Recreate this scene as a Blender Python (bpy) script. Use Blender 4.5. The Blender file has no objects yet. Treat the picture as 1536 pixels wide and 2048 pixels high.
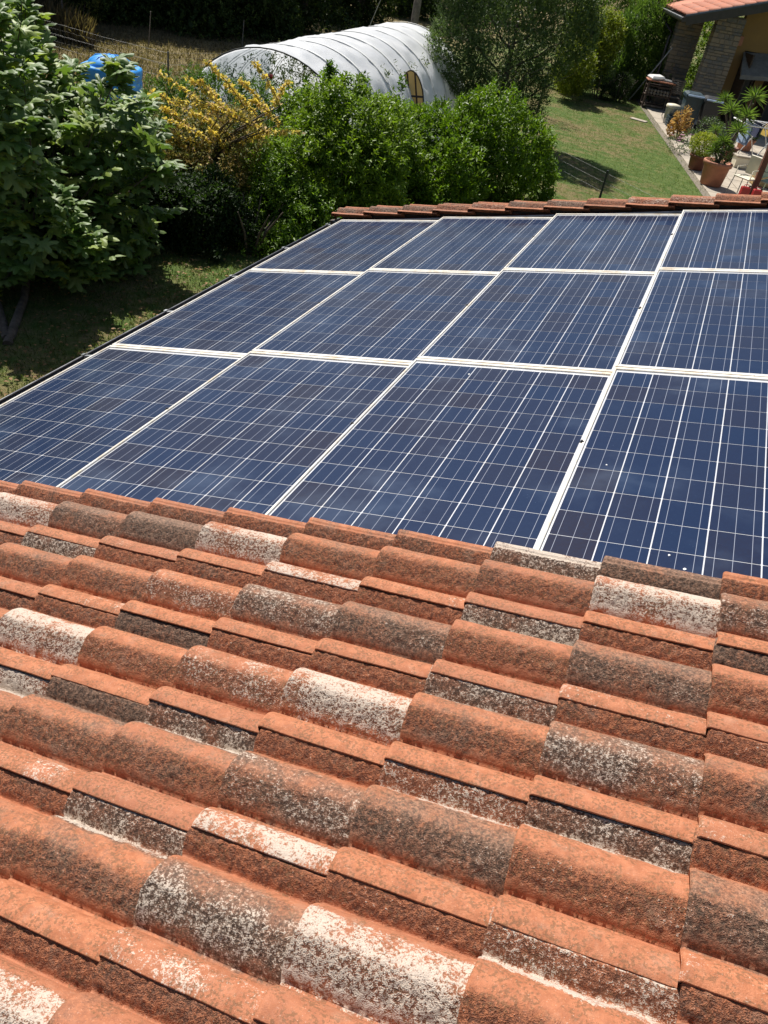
import bpy, bmesh, math, random
import numpy as np
from mathutils import Vector, Matrix

random.seed(7); rng = np.random.default_rng(7)
scn = bpy.context.scene
COL = scn.collection
PITCH = math.radians(16.0)
GZ = -2.0                                   # ground level (eave of our roof is z = 0)

# ------------------------------------------------------------------ camera, sky, sun
CAM = (2.975403, -2.005607, 2.396796)
F_PX = 1609.60
cd = bpy.data.cameras.new('camera'); cam = bpy.data.objects.new('camera', cd); COL.objects.link(cam)
cd.sensor_fit = 'VERTICAL'; cd.sensor_height = 24.0; cd.lens = F_PX / 2048 * 24.0
cd.clip_start = 0.05; cd.clip_end = 2000
RT, UP, BK = (0.911826, 0.382175, 0.150052), (-0.343415, 0.509606, 0.788903), (0.225031, -0.770872, 0.595917)
cam.matrix_world = Matrix(((RT[0], UP[0], BK[0], CAM[0]), (RT[1], UP[1], BK[1], CAM[1]), (RT[2], UP[2], BK[2], CAM[2]), (0, 0, 0, 1)))
scn.camera = cam

SUN_EL = math.radians(54); SUN_H = (-0.75, 0.66)          # where the sun stands: ahead and to the left
SUN = Vector((SUN_H[0] * math.cos(SUN_EL), SUN_H[1] * math.cos(SUN_EL), math.sin(SUN_EL)))
world = bpy.data.worlds.new('World'); scn.world = world; world.use_nodes = True
wn = world.node_tree; wn.nodes.clear()
sky = wn.nodes.new('ShaderNodeTexSky'); sky.sky_type = 'NISHITA'; sky.sun_disc = False
sky.sun_elevation = SUN_EL; sky.sun_rotation = math.atan2(SUN_H[0], SUN_H[1]); sky.air_density = 1.0; sky.dust_density = 1.5
bg = wn.nodes.new('ShaderNodeBackground'); bg.inputs['Strength'].default_value = 0.062
wo = wn.nodes.new('ShaderNodeOutputWorld')
wn.links.new(sky.outputs[0], bg.inputs[0]); wn.links.new(bg.outputs[0], wo.inputs[0])
sl = bpy.data.lights.new('sun', 'SUN'); sl.energy = 5.0; sl.angle = math.radians(0.55); sl.color = (1.0, 0.955, 0.89)
so = bpy.data.objects.new('sun', sl); COL.objects.link(so)
so.rotation_euler = SUN.to_track_quat('Z', 'Y').to_euler(); so.location = (0, 0, 30)
scn.view_settings.view_transform = 'Standard'; scn.view_settings.look = 'None'
scn.view_settings.exposure = 0.46; scn.view_settings.gamma = 1.0
try: scn.view_settings.use_curve_mapping = False
except Exception: pass
scn.cycles.max_bounces = 7; scn.cycles.transparent_max_bounces = 12
scn.cycles.diffuse_bounces = 3; scn.cycles.glossy_bounces = 3; scn.cycles.transmission_bounces = 4
scn.cycles.caustics_reflective = False; scn.cycles.caustics_refractive = False

# ------------------------------------------------------------------ helpers
def tag(o, label=None, cat=None, group=None, kind=None):
    if label: o['label'] = label
    if cat: o['category'] = cat
    if group: o['group'] = group
    if kind: o['kind'] = kind
    return o
def empty(name, loc=(0, 0, 0), rz=0.0, label=None, cat=None, group=None):
    o = bpy.data.objects.new(name, None); COL.objects.link(o)
    o.location = loc; o.rotation_euler = (0, 0, rz); o.empty_display_size = 0.1
    return tag(o, label, cat, group)
def link(name, me, mat=None, parent=None, kind=None):
    o = bpy.data.objects.new(name, me); COL.objects.link(o)
    if mat is not None and len(me.materials) == 0: me.materials.append(mat)
    if parent is not None: o.parent = parent
    if kind: o['kind'] = kind
    return o
def ray(px, py):
    x, y = (px - 768) / F_PX, (1024 - py) / F_PX
    return Vector([RT[i] * x + UP[i] * y - BK[i] for i in range(3)])
def at(px, py, Y):
    d = ray(px, py); return Vector(CAM) + d * ((Y - CAM[1]) / d.y)
def gnd(px, py, z=GZ):
    d = ray(px, py); return Vector(CAM) + d * ((z - CAM[2]) / d.z)
def ppm(p): return F_PX / max(0.1, (Vector(p) - Vector(CAM)).dot(Vector((-BK[0], -BK[1], -BK[2]))))

class MB:
    """collects simple shapes into one mesh"""
    def __init__(s): s.v = []; s.f = []; s.sm = []
    def add(s, vs, fs, smooth=False):
        n = len(s.v); s.v += [tuple(v) for v in vs]
        for f in fs: s.f.append(tuple(n + i for i in f)); s.sm.append(smooth)
        return s
    def box(s, c, d, M=None, bev=0.0):
        hx, hy, hz = d[0] / 2, d[1] / 2, d[2] / 2
        if bev <= 0:
            vs = [Vector((c[0] + i * hx, c[1] + j * hy, c[2] + k * hz)) for k in (-1, 1) for j in (-1, 1) for i in (-1, 1)]
            fs = [(0, 2, 3, 1), (4, 5, 7, 6), (0, 1, 5, 4), (2, 6, 7, 3), (1, 3, 7, 5), (0, 4, 6, 2)]
        else:
            vs, fs = [], []
            b = bev
            loops = [(-hz, b), (-hz + b, 0), (hz - b, 0), (hz, b)]
            for (z, q) in loops:
                for (x, y) in ((-hx + q, -hy + q), (hx - q, -hy + q), (hx - q, hy - q), (-hx + q, hy - q)):
                    vs.append(Vector((c[0] + x, c[1] + y, c[2] + z)))
            fs.append((3, 2, 1, 0)); fs.append((12, 13, 14, 15))
            for l in range(3):
                for k in range(4):
                    a = l * 4 + k; bb = l * 4 + (k + 1) % 4
                    fs.append((a, bb, bb + 4, a + 4))
        if M is not None: vs = [M @ v for v in vs]
        return s.add(vs, fs)
    def tube(s, pts, r, n=8, cap=True, smooth=True):
        pts = [Vector(p) for p in pts]; rs = r if isinstance(r, (list, tuple)) else [r] * len(pts)
        vs = []; ref = Vector((0.13, 0.27, 1)).normalized()
        for i, p in enumerate(pts):
            t = (pts[min(i + 1, len(pts) - 1)] - pts[max(i - 1, 0)]).normalized()
            if abs(t.dot(ref)) > 0.97: a = t.cross(Vector((1, 0, 0))).normalized()
            else: a = t.cross(ref).normalized()
            b = t.cross(a)
            for k in range(n):
                an = 2 * math.pi * k / n; vs.append(p + (a * math.cos(an) + b * math.sin(an)) * rs[i])
        fs = []
        for i in range(len(pts) - 1):
            for k in range(n):
                fs.append((i * n + k, i * n + (k + 1) % n, (i + 1) * n + (k + 1) % n, (i + 1) * n + k))
        s.add(vs, fs, smooth)
        if cap:
            m = len(vs); s.add(vs[:n], [tuple(range(n))[::-1]]); s.add(vs[m - n:], [tuple(range(n))])
        return s
    def lathe(s, prof, c=(0, 0, 0), n=24, smooth=True, M=None):
        vs = []
        for (r, z) in prof:
            for k in range(n):
                an = 2 * math.pi * k / n; vs.append(Vector((c[0] + r * math.cos(an), c[1] + r * math.sin(an), c[2] + z)))
        if M is not None: vs = [M @ v for v in vs]
        fs = []
        for i in range(len(prof) - 1):
            for k in range(n):
                fs.append((i * n + k, i * n + (k + 1) % n, (i + 1) * n + (k + 1) % n, (i + 1) * n + k))
        return s.add(vs, fs, smooth)
    def mesh(s, name):
        me = bpy.data.meshes.new(name); me.from_pydata(s.v, [], s.f)
        me.polygons.foreach_set('use_smooth', s.sm); me.update(); return me
    def build(s, name, mat, parent=None, kind=None): return link(name, s.mesh(name), mat, parent, kind)

def np_mesh(name, V, F, smooth=False, col=None, attrs=None):
    """V (n,3), F (m,3 or 4)"""
    me = bpy.data.meshes.new(name); k = F.shape[1]
    me.vertices.add(len(V)); me.vertices.foreach_set('co', np.ascontiguousarray(V, np.float32).ravel())
    me.loops.add(F.size); me.loops.foreach_set('vertex_index', np.ascontiguousarray(F, np.int32).ravel())
    me.polygons.add(len(F)); me.polygons.foreach_set('loop_start', np.arange(0, F.size, k, dtype=np.int32))
    me.update(calc_edges=True)
    if smooth: me.polygons.foreach_set('use_smooth', np.ones(len(F), bool))
    if col is not None:
        a = me.color_attributes.new('tint', 'FLOAT_COLOR', 'POINT')
        c = np.ones((len(V), 4), np.float32); c[:, :3] = col; a.data.foreach_set('color', c.ravel())
    for n_, (tp, d) in (attrs or {}).items():
        a = me.attributes.new(n_, tp, 'POINT')
        a.data.foreach_set('value' if tp == 'FLOAT' else 'vector', np.ascontiguousarray(d, np.float32).ravel())
    me.validate(); return me

# ------------------------------------------------------------------ materials
class NT:
    def __init__(s, name):
        s.m = bpy.data.materials.new(name); s.m.use_nodes = True; s.t = s.m.node_tree; s.t.nodes.clear()
        s.out = s.t.nodes.new('ShaderNodeOutputMaterial')
    def n(s, typ, **kw):
        nd = s.t.nodes.new(typ)
        for k, v in kw.items():
            if k in nd.inputs: s.set(nd.inputs[k], v)
            else: setattr(nd, k, v)
        return nd
    def set(s, sock, v):
        if hasattr(v, 'is_output') or isinstance(v, bpy.types.NodeSocket): s.t.links.new(v, sock)
        elif isinstance(v, (tuple, list)) and len(v) == 3 and sock.type == 'RGBA': sock.default_value = (*v, 1)
        else: sock.default_value = v
    def math(s, op, a, b=None, c=None, clamp=False):
        nd = s.t.nodes.new('ShaderNodeMath'); nd.operation = op; nd.use_clamp = clamp
        s.set(nd.inputs[0], a)
        if b is not None: s.set(nd.inputs[1], b)
        if c is not None: s.set(nd.inputs[2], c)
        return nd.outputs[0]
    def mix(s, f, a, b, blend='MIX'):
        nd = s.t.nodes.new('ShaderNodeMix'); nd.data_type = 'RGBA'; nd.blend_type = blend
        s.set(nd.inputs[0], f)
        for sock, v in ((nd.inputs[6], a), (nd.inputs[7], b)):
            if isinstance(v, (tuple, list)): sock.default_value = (*v[:3], 1)
            else: s.t.links.new(v, sock)
        return nd.outputs[2]
    def noise(s, vec, scale, detail=3, rough=0.55, dist=0.0):
        nd = s.t.nodes.new('ShaderNodeTexNoise'); nd.inputs['Scale'].default_value = scale
        nd.inputs['Detail'].default_value = detail; nd.inputs['Roughness'].default_value = rough; nd.inputs['Distortion'].default_value = dist
        if vec is not None: s.t.links.new(vec, nd.inputs['Vector'])
        return nd.outputs[0]
    def ramp(s, x, a, b, lo=0.0, hi=1.0):
        nd = s.t.nodes.new('ShaderNodeMapRange'); nd.interpolation_type = 'SMOOTHSTEP'
        s.set(nd.inputs[0], x); s.set(nd.inputs[1], a); s.set(nd.inputs[2], b); s.set(nd.inputs[3], lo); s.set(nd.inputs[4], hi)
        return nd.outputs[0]
    def attr(s, name, typ='GEOMETRY', out=2):
        nd = s.t.nodes.new('ShaderNodeAttribute'); nd.attribute_type = typ; nd.attribute_name = name
        return nd.outputs[out]
    def bump(s, h, strength=1.0, dist=0.01):
        nd = s.t.nodes.new('ShaderNodeBump'); s.set(nd.inputs['Height'], h)
        s.set(nd.inputs['Strength'], strength); nd.inputs['Distance'].default_value = dist
        return nd.outputs[0]
    def princ(s, col, rough=0.6, normal=None, **kw):
        nd = s.t.nodes.new('ShaderNodeBsdfPrincipled')
        if isinstance(col, (tuple, list)): nd.inputs['Base Color'].default_value = (*col[:3], 1)
        else: s.t.links.new(col, nd.inputs['Base Color'])
        s.set(nd.inputs['Roughness'], rough)
        if normal is not None: s.t.links.new(normal, nd.inputs['Normal'])
        for k, v in kw.items(): s.set(nd.inputs[k], v)
        return nd.outputs[0]
    def done(s, sh): s.t.links.new(sh, s.out.inputs[0]); return s.m
    def obj(s): return s.t.nodes.new('ShaderNodeTexCoord').outputs['Object']
    def pos(s): return s.t.nodes.new('ShaderNodeNewGeometry').outputs['Position']
    def rand(s): return s.t.nodes.new('ShaderNodeObjectInfo').outputs['Random']
    def shift(s, vec, k=37.0):
        r = s.rand(); a = s.t.nodes.new('ShaderNodeVectorMath'); a.operation = 'ADD'
        cmb = s.t.nodes.new('ShaderNodeCombineXYZ')
        s.t.links.new(s.math('MULTIPLY', r, k), cmb.inputs[0]); s.t.links.new(s.math('MULTIPLY', r, k * 1.7), cmb.inputs[1])
        s.t.links.new(vec, a.inputs[0]); s.t.links.new(cmb.outputs[0], a.inputs[1]); return a.outputs[0]

def worn(name, col, var=0.25, rough=0.6, scale=8, bump=0.3, bd=0.004, metal=0.0, dark=None):
    t = NT(name); p = t.pos(); n1 = t.noise(p, scale, 5); n2 = t.noise(p, scale * 9, 3)
    dk = dark or tuple(c * (1 - var) for c in col); lt = tuple(min(1, c * (1 + var * 0.6)) for c in col)
    c = t.mix(t.ramp(n1, .35, .7), dk, lt); c = t.mix(t.ramp(n2, .55, .75, 0, .5), c, dk)
    return t.done(t.princ(c, t.ramp(n1, .3, .7, rough - .08, rough + .1), t.bump(n2, bump, bd), Metallic=metal))

def mat_tile():
    t = NT('weathered_tile'); o = t.shift(t.obj())
    S, A, B, RG = (t.attr(k) for k in ('zone_slope', 'zone_barrel', 'zone_cover', 'rough_zone'))
    def ob(k): return t.attr(k, 'OBJECT')
    # granular relief
    g1 = t.noise(o, 165, 2, .6, .2); g2 = t.noise(o, 400, 2, .6); big = t.noise(t.pos(), 7, 4, .62); mid = t.noise(o, 38, 3, .65)
    g0 = t.noise(o, 92, 1, .5); gran = t.math('ADD', t.math('ADD', t.math('MULTIPLY', g0, .28), t.math('MULTIPLY', g1, .44)), t.math('MULTIPLY', g2, .28))
    def field(p):
        a = t.math('MULTIPLY', S, ob(p + '_slope')); b = t.math('MULTIPLY', A, ob(p + '_barrel')); c = t.math('MULTIPLY', B, ob(p + '_cover'))
        return t.math('ADD', t.math('ADD', a, b), c)
    W, D = field('white'), field('dark')
    gw = t.math('ADD', t.math('ADD', t.math('MULTIPLY', g0, .22), t.math('MULTIPLY', g1, .43)), t.math('MULTIPLY', g2, .35))
    W = t.math('ADD', W, t.math('MULTIPLY', t.math('MULTIPLY', S, t.math('SUBTRACT', 1.0, RG)), t.math('MULTIPLY', ob('white_slope'), .9)))
    wob = t.math('ADD', t.math('MULTIPLY', t.math('SUBTRACT', big, .5), 1.7), t.math('MULTIPLY', t.math('SUBTRACT', mid, .5), .35))
    # terracotta base
    base = t.mix(t.ramp(mid, .35, .65), (.36, .124, .054), (.49, .185, .088))
    base = t.mix(t.ramp(t.rand(), 0, 1, 0, .55), base, (.34, .135, .075))
    rough_c = t.mix(t.ramp(gran, .42, .58), (.10, .036, .020), (.42, .145, .065))
    base = t.mix(t.math('MULTIPLY', RG, .85, clamp=True), base, rough_c)
    # small brown green lichen spots on the smooth crowns
    sp = t.noise(o, 150, 2, .55); spb = t.noise(o, 22, 2)
    spot = t.math('MULTIPLY', t.ramp(sp, .48, .58), t.ramp(t.math('ADD', spb, t.math('MULTIPLY', t.math('MAXIMUM', A, B), .12)), .50, .62))
    base = t.mix(t.math('MULTIPLY', spot, .68), base, (.15, .080, .036))
    base = t.mix(t.ramp(g2, .30, .72, .26, 0), base, (.24, .09, .045)); base = t.mix(t.ramp(g1, .55, .75, 0, .30), base, (.60, .26, .125))
    base = t.mix(t.ramp(t.noise(o, 16, 4, .7), .52, .74, 0, .35), base, (.40, .24, .16))
    # dark crust
    Dm = t.ramp(t.math('ADD', t.math('ADD', D, t.math('MULTIPLY', wob, .7)), t.math('MULTIPLY', t.math('SUBTRACT', .5, gran), 1.0)), .12, .72)
    base = t.mix(t.math('MULTIPLY', Dm, .86), base, t.mix(t.ramp(gran, .40, .62), (.060, .042, .030), (.27, .175, .12)))
    # white lichen on the raised grains
    Wm = t.ramp(t.math('ADD', t.math('ADD', W, t.math('MULTIPLY', wob, .65)), t.math('MULTIPLY', t.math('SUBTRACT', gw, .5), t.math('ADD', 1.8, t.math('MULTIPLY', RG, 2.4)))), .42, .66)
    speck = t.math('MULTIPLY', t.ramp(g2, .68, .73), .7)
    Wm = t.math('MAXIMUM', Wm, speck)
    base = t.mix(t.math('MULTIPLY', Wm, .92), base, t.mix(g2, (.42, .33, .26), (.70, .61, .51)))
    st = t.math('ADD', .22, t.math('MULTIPLY', RG, .75), clamp=True)
    st = t.math('MAXIMUM', st, t.math('MULTIPLY', t.math('MULTIPLY', W, .8), 1.0, clamp=True))
    nrm = t.bump(t.math('ADD', gran, t.math('MULTIPLY', g2, .15)), st, .020)
    return t.done(t.princ(base, t.ramp(gran, .3, .7, .68, .9), nrm, **{'Specular IOR Level': .35}))

def mat_cell():
    t = NT('solar_cell'); tc = t.obj(); xyz = t.t.nodes.new('ShaderNodeSeparateXYZ'); t.t.links.new(tc, xyz.inputs[0])
    x = xyz.outputs[0]; o = t.shift(tc)
    vo = t.n('ShaderNodeTexVoronoi', Scale=110.0); t.t.links.new(o, vo.inputs['Vector'])
    r = t.rand(); r2 = t.math('FRACT', t.math('MULTIPLY', r, 7.31))
    c = t.mix(t.ramp(r, .25, .9), (.005, .014, .046), (.014, .013, .027))
    c = t.mix(t.math('MULTIPLY', r2, .55), c, (.004, .018, .058))
    c = t.mix(t.math('MULTIPLY', vo.outputs['Color'], .25), c, (.010, .026, .070))
    lines = None
    for q in (-.0525, 0.0, .0525):
        l = t.ramp(t.math('ABSOLUTE', t.math('SUBTRACT', x, q)), .0004, .0010, 1, 0)
        lines = l if lines is None else t.math('MAXIMUM', lines, l)
    c = t.mix(lines, c, (.30, .32, .38))
    p = t.pos(); dust = t.ramp(t.noise(p, 2.2, 4, .6), .50, .80, 0.0, .10)
    fine = t.ramp(t.noise(p, 160, 2), .71, .76, 0, .25)
    c = t.mix(t.math('MAXIMUM', dust, t.math('MULTIPLY', fine, .5)), c, (.30, .40, .55))
    return t.done(t.princ(c, .35, None, **{'Coat Weight': .24, 'Coat Roughness': t.ramp(t.noise(p, 3, 4), .35, .7, .05, .13), 'Coat IOR': 1.45, 'Specular IOR Level': .12}))
def mat_backsheet():
    t = NT('white_backsheet'); p = t.pos()
    c = t.mix(t.ramp(t.noise(p, 14, 4), .4, .7, 0, .45), (.56, .57, .60), (.50, .47, .41))
    return t.done(t.princ(c, .4, None, **{'Coat Weight': .8, 'Coat Roughness': .1}))
def mat_frame():
    t = NT('cream_frame'); p = t.pos()
    c = t.mix(t.ramp(t.noise(p, 10, 5, .7), .42, .72), (.74, .71, .64), (.58, .48, .34))
    c = t.mix(t.ramp(t.noise(p, 60, 3), .60, .72, 0, .6), c, (.40, .28, .15))
    return t.done(t.princ(c, .45, None))

def mat_leaf(name, trans=0.35, rough=0.45, spec=0.5, tr_tint=(1.25, 1.35, .6)):
    t = NT(name); a = t.t.nodes.new('ShaderNodeAttribute'); a.attribute_name = 'tint'
    col = a.outputs[0]
    pr = t.princ(col, rough, None, **{'Specular IOR Level': spec})
    tl = t.t.nodes.new('ShaderNodeBsdfTranslucent'); t.t.links.new(t.mix(1.0, col, tr_tint, 'MULTIPLY'), tl.inputs[0])
    mx = t.t.nodes.new('ShaderNodeMixShader'); mx.inputs[0].default_value = trans
    t.t.links.new(pr, mx.inputs[1]); t.t.links.new(tl.outputs[0], mx.inputs[2])
    return t.done(mx.outputs[0])

def mat_ground():
    t = NT('garden_ground'); p = t.pos(); s = t.t.nodes.new('ShaderNodeSeparateXYZ'); t.t.links.new(p, s.inputs[0])
    n1 = t.noise(p, .55, 5, .6); n2 = t.noise(p, 3.5, 4, .65); n3 = t.noise(p, 30, 3, .7); n4 = t.noise(p, 110, 2)
    green = t.mix(t.ramp(n2, .35, .7), (.085, .145, .030), (.16, .21, .060))
    brown = t.mix(t.ramp(n3, .35, .7), (.20, .155, .07), (.31, .245, .12))
    k = t.ramp(t.math('ADD', t.math('MULTIPLY', n1, .55), t.math('MULTIPLY', n2, .45)), .44, .60)
    # the lawn is greener near the patio (x > 1) and bare towards the field (x < -8)
    k = t.math('SUBTRACT', k, t.ramp(s.outputs[0], .2, 2.6, 0, .75), clamp=True)
    k = t.math('MAXIMUM', k, t.ramp(t.math('ADD', s.outputs[0], t.math('MULTIPLY', n1, 2.0)), -6.5, -8.5))
    c = t.mix(k, green, brown)
    c = t.mix(t.ramp(n4, .35, .6, .35, 0), c, (.035, .035, .015))
    h = t.math('ADD', n3, n4)
    return t.done(t.princ(c, .95, t.bump(h, .8, .03), **{'Specular IOR Level': .15}))

def mat_stone(name, a=(.24, .20, .15), b=(.12, .125, .13)):
    t = NT(name); o = t.shift(t.obj()); r = t.rand(); n = t.noise(o, 9, 5, .65)
    c = t.mix(t.ramp(r, .35, .75), a, b); c = t.mix(t.ramp(n, .35, .7, .0, .6), c, (.30, .22, .14))
    return t.done(t.princ(c, .85, t.bump(t.noise(o, 30, 4), .6, .012)))

def mat_film():
    t = NT('milky_film'); p = t.pos(); n = t.noise(p, 3.0, 5, .6)
    c = t.mix(t.ramp(n, .35, .7), (.93, .94, .95), (.86, .88, .91))
    pr = t.princ(c, .42, t.bump(t.noise(p, 6, 3), .2, .02), **{'Specular IOR Level': .4})
    tl = t.t.nodes.new('ShaderNodeBsdfTranslucent'); t.set(tl.inputs[0], (.92, .94, .97, 1))
    mx = t.t.nodes.new('ShaderNodeMixShader'); mx.inputs[0].default_value = .42
    t.t.links.new(pr, mx.inputs[1]); t.t.links.new(tl.outputs[0], mx.inputs[2])
    return t.done(mx.outputs[0])
def mat_clearfilm():
    t = NT('clear_film'); p = t.pos()
    tp = t.t.nodes.new('ShaderNodeBsdfTransparent'); t.set(tp.inputs[0], (.85, .88, .9, 1))
    pr = t.princ((.55, .60, .64), .2, t.bump(t.noise(p, 5, 3), .4, .04))
    mx = t.t.nodes.new('ShaderNodeMixShader'); t.t.links.new(t.ramp(t.noise(p, 2.5, 4), .3, .75, .22, .6), mx.inputs[0])
    t.t.links.new(tp.outputs[0], mx.inputs[1]); t.t.links.new(pr, mx.inputs[2])
    return t.done(mx.outputs[0])

M = dict(
    tile=mat_tile(), cell=mat_cell(), backsheet=mat_backsheet(), frame=mat_frame(), ground=mat_ground(),
    gutter=worn('brown_gutter', (.035, .028, .026), .3, .42, 6, .1), rim=worn('gutter_rim', (.16, .16, .165), .2, .3, 10, .05, metal=.6),
    deck=worn('roof_deck', (.10, .06, .045), .3, .8, 5), flash=worn('slate_blue_flashing', (.09, .11, .16), .2, .35, 8, .05, metal=.5),
    render_=worn('cream_render', (.50, .38, .22), .12, .85, 3), black=worn('black_plastic', (.02, .02, .022), .3, .4, 20, .05),
    leaf_fig=mat_leaf('fig_leaf', .32, .50, .35), leaf=mat_leaf('hedge_leaf', .34, .45, .25), leaf_dull=mat_leaf('dull_leaf', .35, .6, .2),
    leaf_dry=mat_leaf('dry_leaf', .40, .6, .2, (1.1, 1.05, .8)), grass=mat_leaf('grass_blade', .35, .6, .25),
    bark=worn('grey_bark', (.13, .10, .075), .4, .9, 14, .8, .01), film=mat_film(), clear=mat_clearfilm(),
    steel=worn('galvanised_steel', (.38, .39, .40), .2, .4, 12, .05, metal=.8), wire=worn('fence_wire', (.22, .22, .21), .2, .5, 12, .0, metal=.5),
    post=worn('dark_green_post', (.02, .026, .022), .3, .6, 12, .05), blue=worn('blue_tank', (.03, .30, .76), .15, .38, 5, .05),
    wood=worn('warm_wood', (.52, .36, .15), .3, .7, 12, .3), greywood=worn('grey_wood', (.20, .17, .14), .35, .85, 14, .4),
    darkwood=worn('dark_wood', (.06, .035, .022), .3, .6, 12, .2), ochre=worn('ochre_render', (.30, .18, .062), .10, .9, 2.5),
    stone=mat_stone('pillar_stone'), mortar=worn('mortar', (.20, .17, .13), .2, .95, 12), concrete=worn('pale_concrete', (.40, .345, .27), .15, .85, 2.5),
    terracotta=worn('terracotta_pot', (.46, .19, .11), .15, .75, 6), brownpot=worn('brown_pot', (.20, .07, .04), .2, .6, 6),
    bin=worn('bin_green', (.02, .045, .06), .2, .45, 9, .05), bindark=worn('bin_dark', (.022, .024, .028), .2, .45, 9, .05), white=worn('white_plastic', (.74, .74, .72), .08, .45, 6, .05),
    cream=worn('cream_plastic', (.72, .66, .50), .08, .5, 6, .05), clothb=worn('pale_blue_cloth', (.42, .55, .75), .15, .9, 9),
    clothp=worn('pink_cloth', (.62, .28, .42), .15, .9, 9), clothy=worn('yellow_cloth', (.72, .50, .10), .15, .9, 9), clothn=worn('navy_cloth', (.05, .06, .12), .2, .9, 9),
    turq=worn('turquoise_plastic', (.02, .45, .50), .1, .4, 6), red=worn('red_can', (.38, .02, .02), .15, .4, 8, .05), rust=worn('rusty_post', (.14, .045, .025), .3, .6, 12, .2),
    sage=worn('sage_plastic', (.38, .45, .34), .1, .5, 6), soil=worn('potting_soil', (.05, .035, .022), .4, .95, 30, .8), gtile=worn('new_orange_tile', (.52, .20, .12), .22, .8, 3.5, .2),
    blind=worn('grey_canvas', (.20, .19, .17), .2, .9, 8), glass=None)
_t = NT('dark_glass'); M['glass'] = _t.done(_t.princ((.012, .010, .009), .5, None))

def mat_hatch():
    t = NT('translucent_yellow_board'); p = t.pos(); c = t.mix(t.noise(p, 9, 4), (.66, .52, .25), (.78, .64, .34))
    tl = t.t.nodes.new('ShaderNodeBsdfTranslucent'); t.t.links.new(c, tl.inputs[0]); mx = t.t.nodes.new('ShaderNodeMixShader'); mx.inputs[0].default_value = .55
    t.t.links.new(t.princ(c, .5), mx.inputs[1]); t.t.links.new(tl.outputs[0], mx.inputs[2]); return t.done(mx.outputs[0])
M['hatch'] = mat_hatch()

# ------------------------------------------------------------------ setting: ground
me = bpy.data.meshes.new('ground'); nx = 60
xs = np.linspace(-70, 50, nx); ys = np.linspace(-25, 120, nx)
XX, YY = np.meshgrid(xs, ys); ZZ = GZ + .05 * np.sin(XX * .35) * np.cos(YY * .27) * ((XX < -6) | (YY > 40))
V = np.stack([XX.ravel(), YY.ravel(), ZZ.ravel()], 1); idx = np.arange(nx * nx).reshape(nx, nx)
Fq = np.stack([idx[:-1, :-1].ravel(), idx[:-1, 1:].ravel(), idx[1:, 1:].ravel(), idx[1:, :-1].ravel()], 1)
link('ground', np_mesh('ground', V, Fq, True), M['ground'], kind='structure')
far = MB().add([(-900, -900, GZ - .4), (900, -900, GZ - .4), (900, 900, GZ - .4), (-900, 900, GZ - .4)], [(0, 1, 2, 3)])
far.build('far_ground', M['ground'], kind='structure')

# ------------------------------------------------------------------ our house
house = empty('house', (0, 0, GZ), 0, 'house we stand on with weathered terracotta tiled roof carrying the solar panels', 'house')
roofE = bpy.data.objects.new('roof', None); COL.objects.link(roofE); roofE.parent = house
roofE.location = (0, 0, -GZ); roofE.rotation_euler = (0, -PITCH, 0)
RM = Matrix.Rotation(-PITCH, 4, 'Y')                      # roof frame: x up the slope, y along the eave, z out of the roof
MB().box((3.0, 1.35, -.13), (6.0, 8.7, .10)).build('roof_deck', M['deck'], roofE)
wl = MB()
RW = 2 * 6 * math.cos(PITCH); top = lambda x: min(x, RW - x) * math.tan(PITCH) - .26
wl.add([(.35, -2.9, 0), (RW - .35, -2.9, 0), (RW - .35, -2.9, 2 + top(.35)), (RW / 2, -2.9, 2 + top(RW / 2)), (.35, -2.9, 2 + top(.35))], [(0, 1, 2, 3, 4)])
wl.add([(.35, 5.25, 0), (RW - .35, 5.25, 0), (RW - .35, 5.25, 2 + top(.35)), (RW / 2, 5.25, 2 + top(RW / 2)), (.35, 5.25, 2 + top(.35))], [(4, 3, 2, 1, 0)])
wl.add([(.35, -2.9, 0), (.35, 5.25, 0), (.35, 5.25, 2 + top(.35)), (.35, -2.9, 2 + top(.35))], [(0, 3, 2, 1)])
wl.add([(RW - .35, -2.9, 0), (RW - .35, 5.25, 0), (RW - .35, 5.25, 2 + top(.35)), (RW - .35, -2.9, 2 + top(.35))], [(0, 1, 2, 3)])
wl.build('wall', M['render_'], house)
bs = MB(); bs.add([(5.77, -3.0, 1.60 + 2), (5.77, 5.6, 1.60 + 2), (RW + .1, 5.6, 2.0 - .05), (RW + .1, -3.0, 2.0 - .05)], [(0, 3, 2, 1)])
bs.build('back_slope', M['gtile'], house)

def vnoise(x, y, cell, seed):
    r = np.random.default_rng(seed); G = r.random((256, 256)).astype(np.float32)
    u, v = x / cell + 40, y / cell + 40; i, j = np.floor(u).astype(int), np.floor(v).astype(int)
    fu, fv = u - i, v - j; fu = fu * fu * (3 - 2 * fu); fv = fv * fv * (3 - 2 * fv)
    g = lambda a, b: G[a % 256, b % 256]
    return g(i, j) * (1 - fu) * (1 - fv) + g(i + 1, j) * fu * (1 - fv) + g(i, j + 1) * (1 - fu) * fv + g(i + 1, j + 1) * fu * fv

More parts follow.
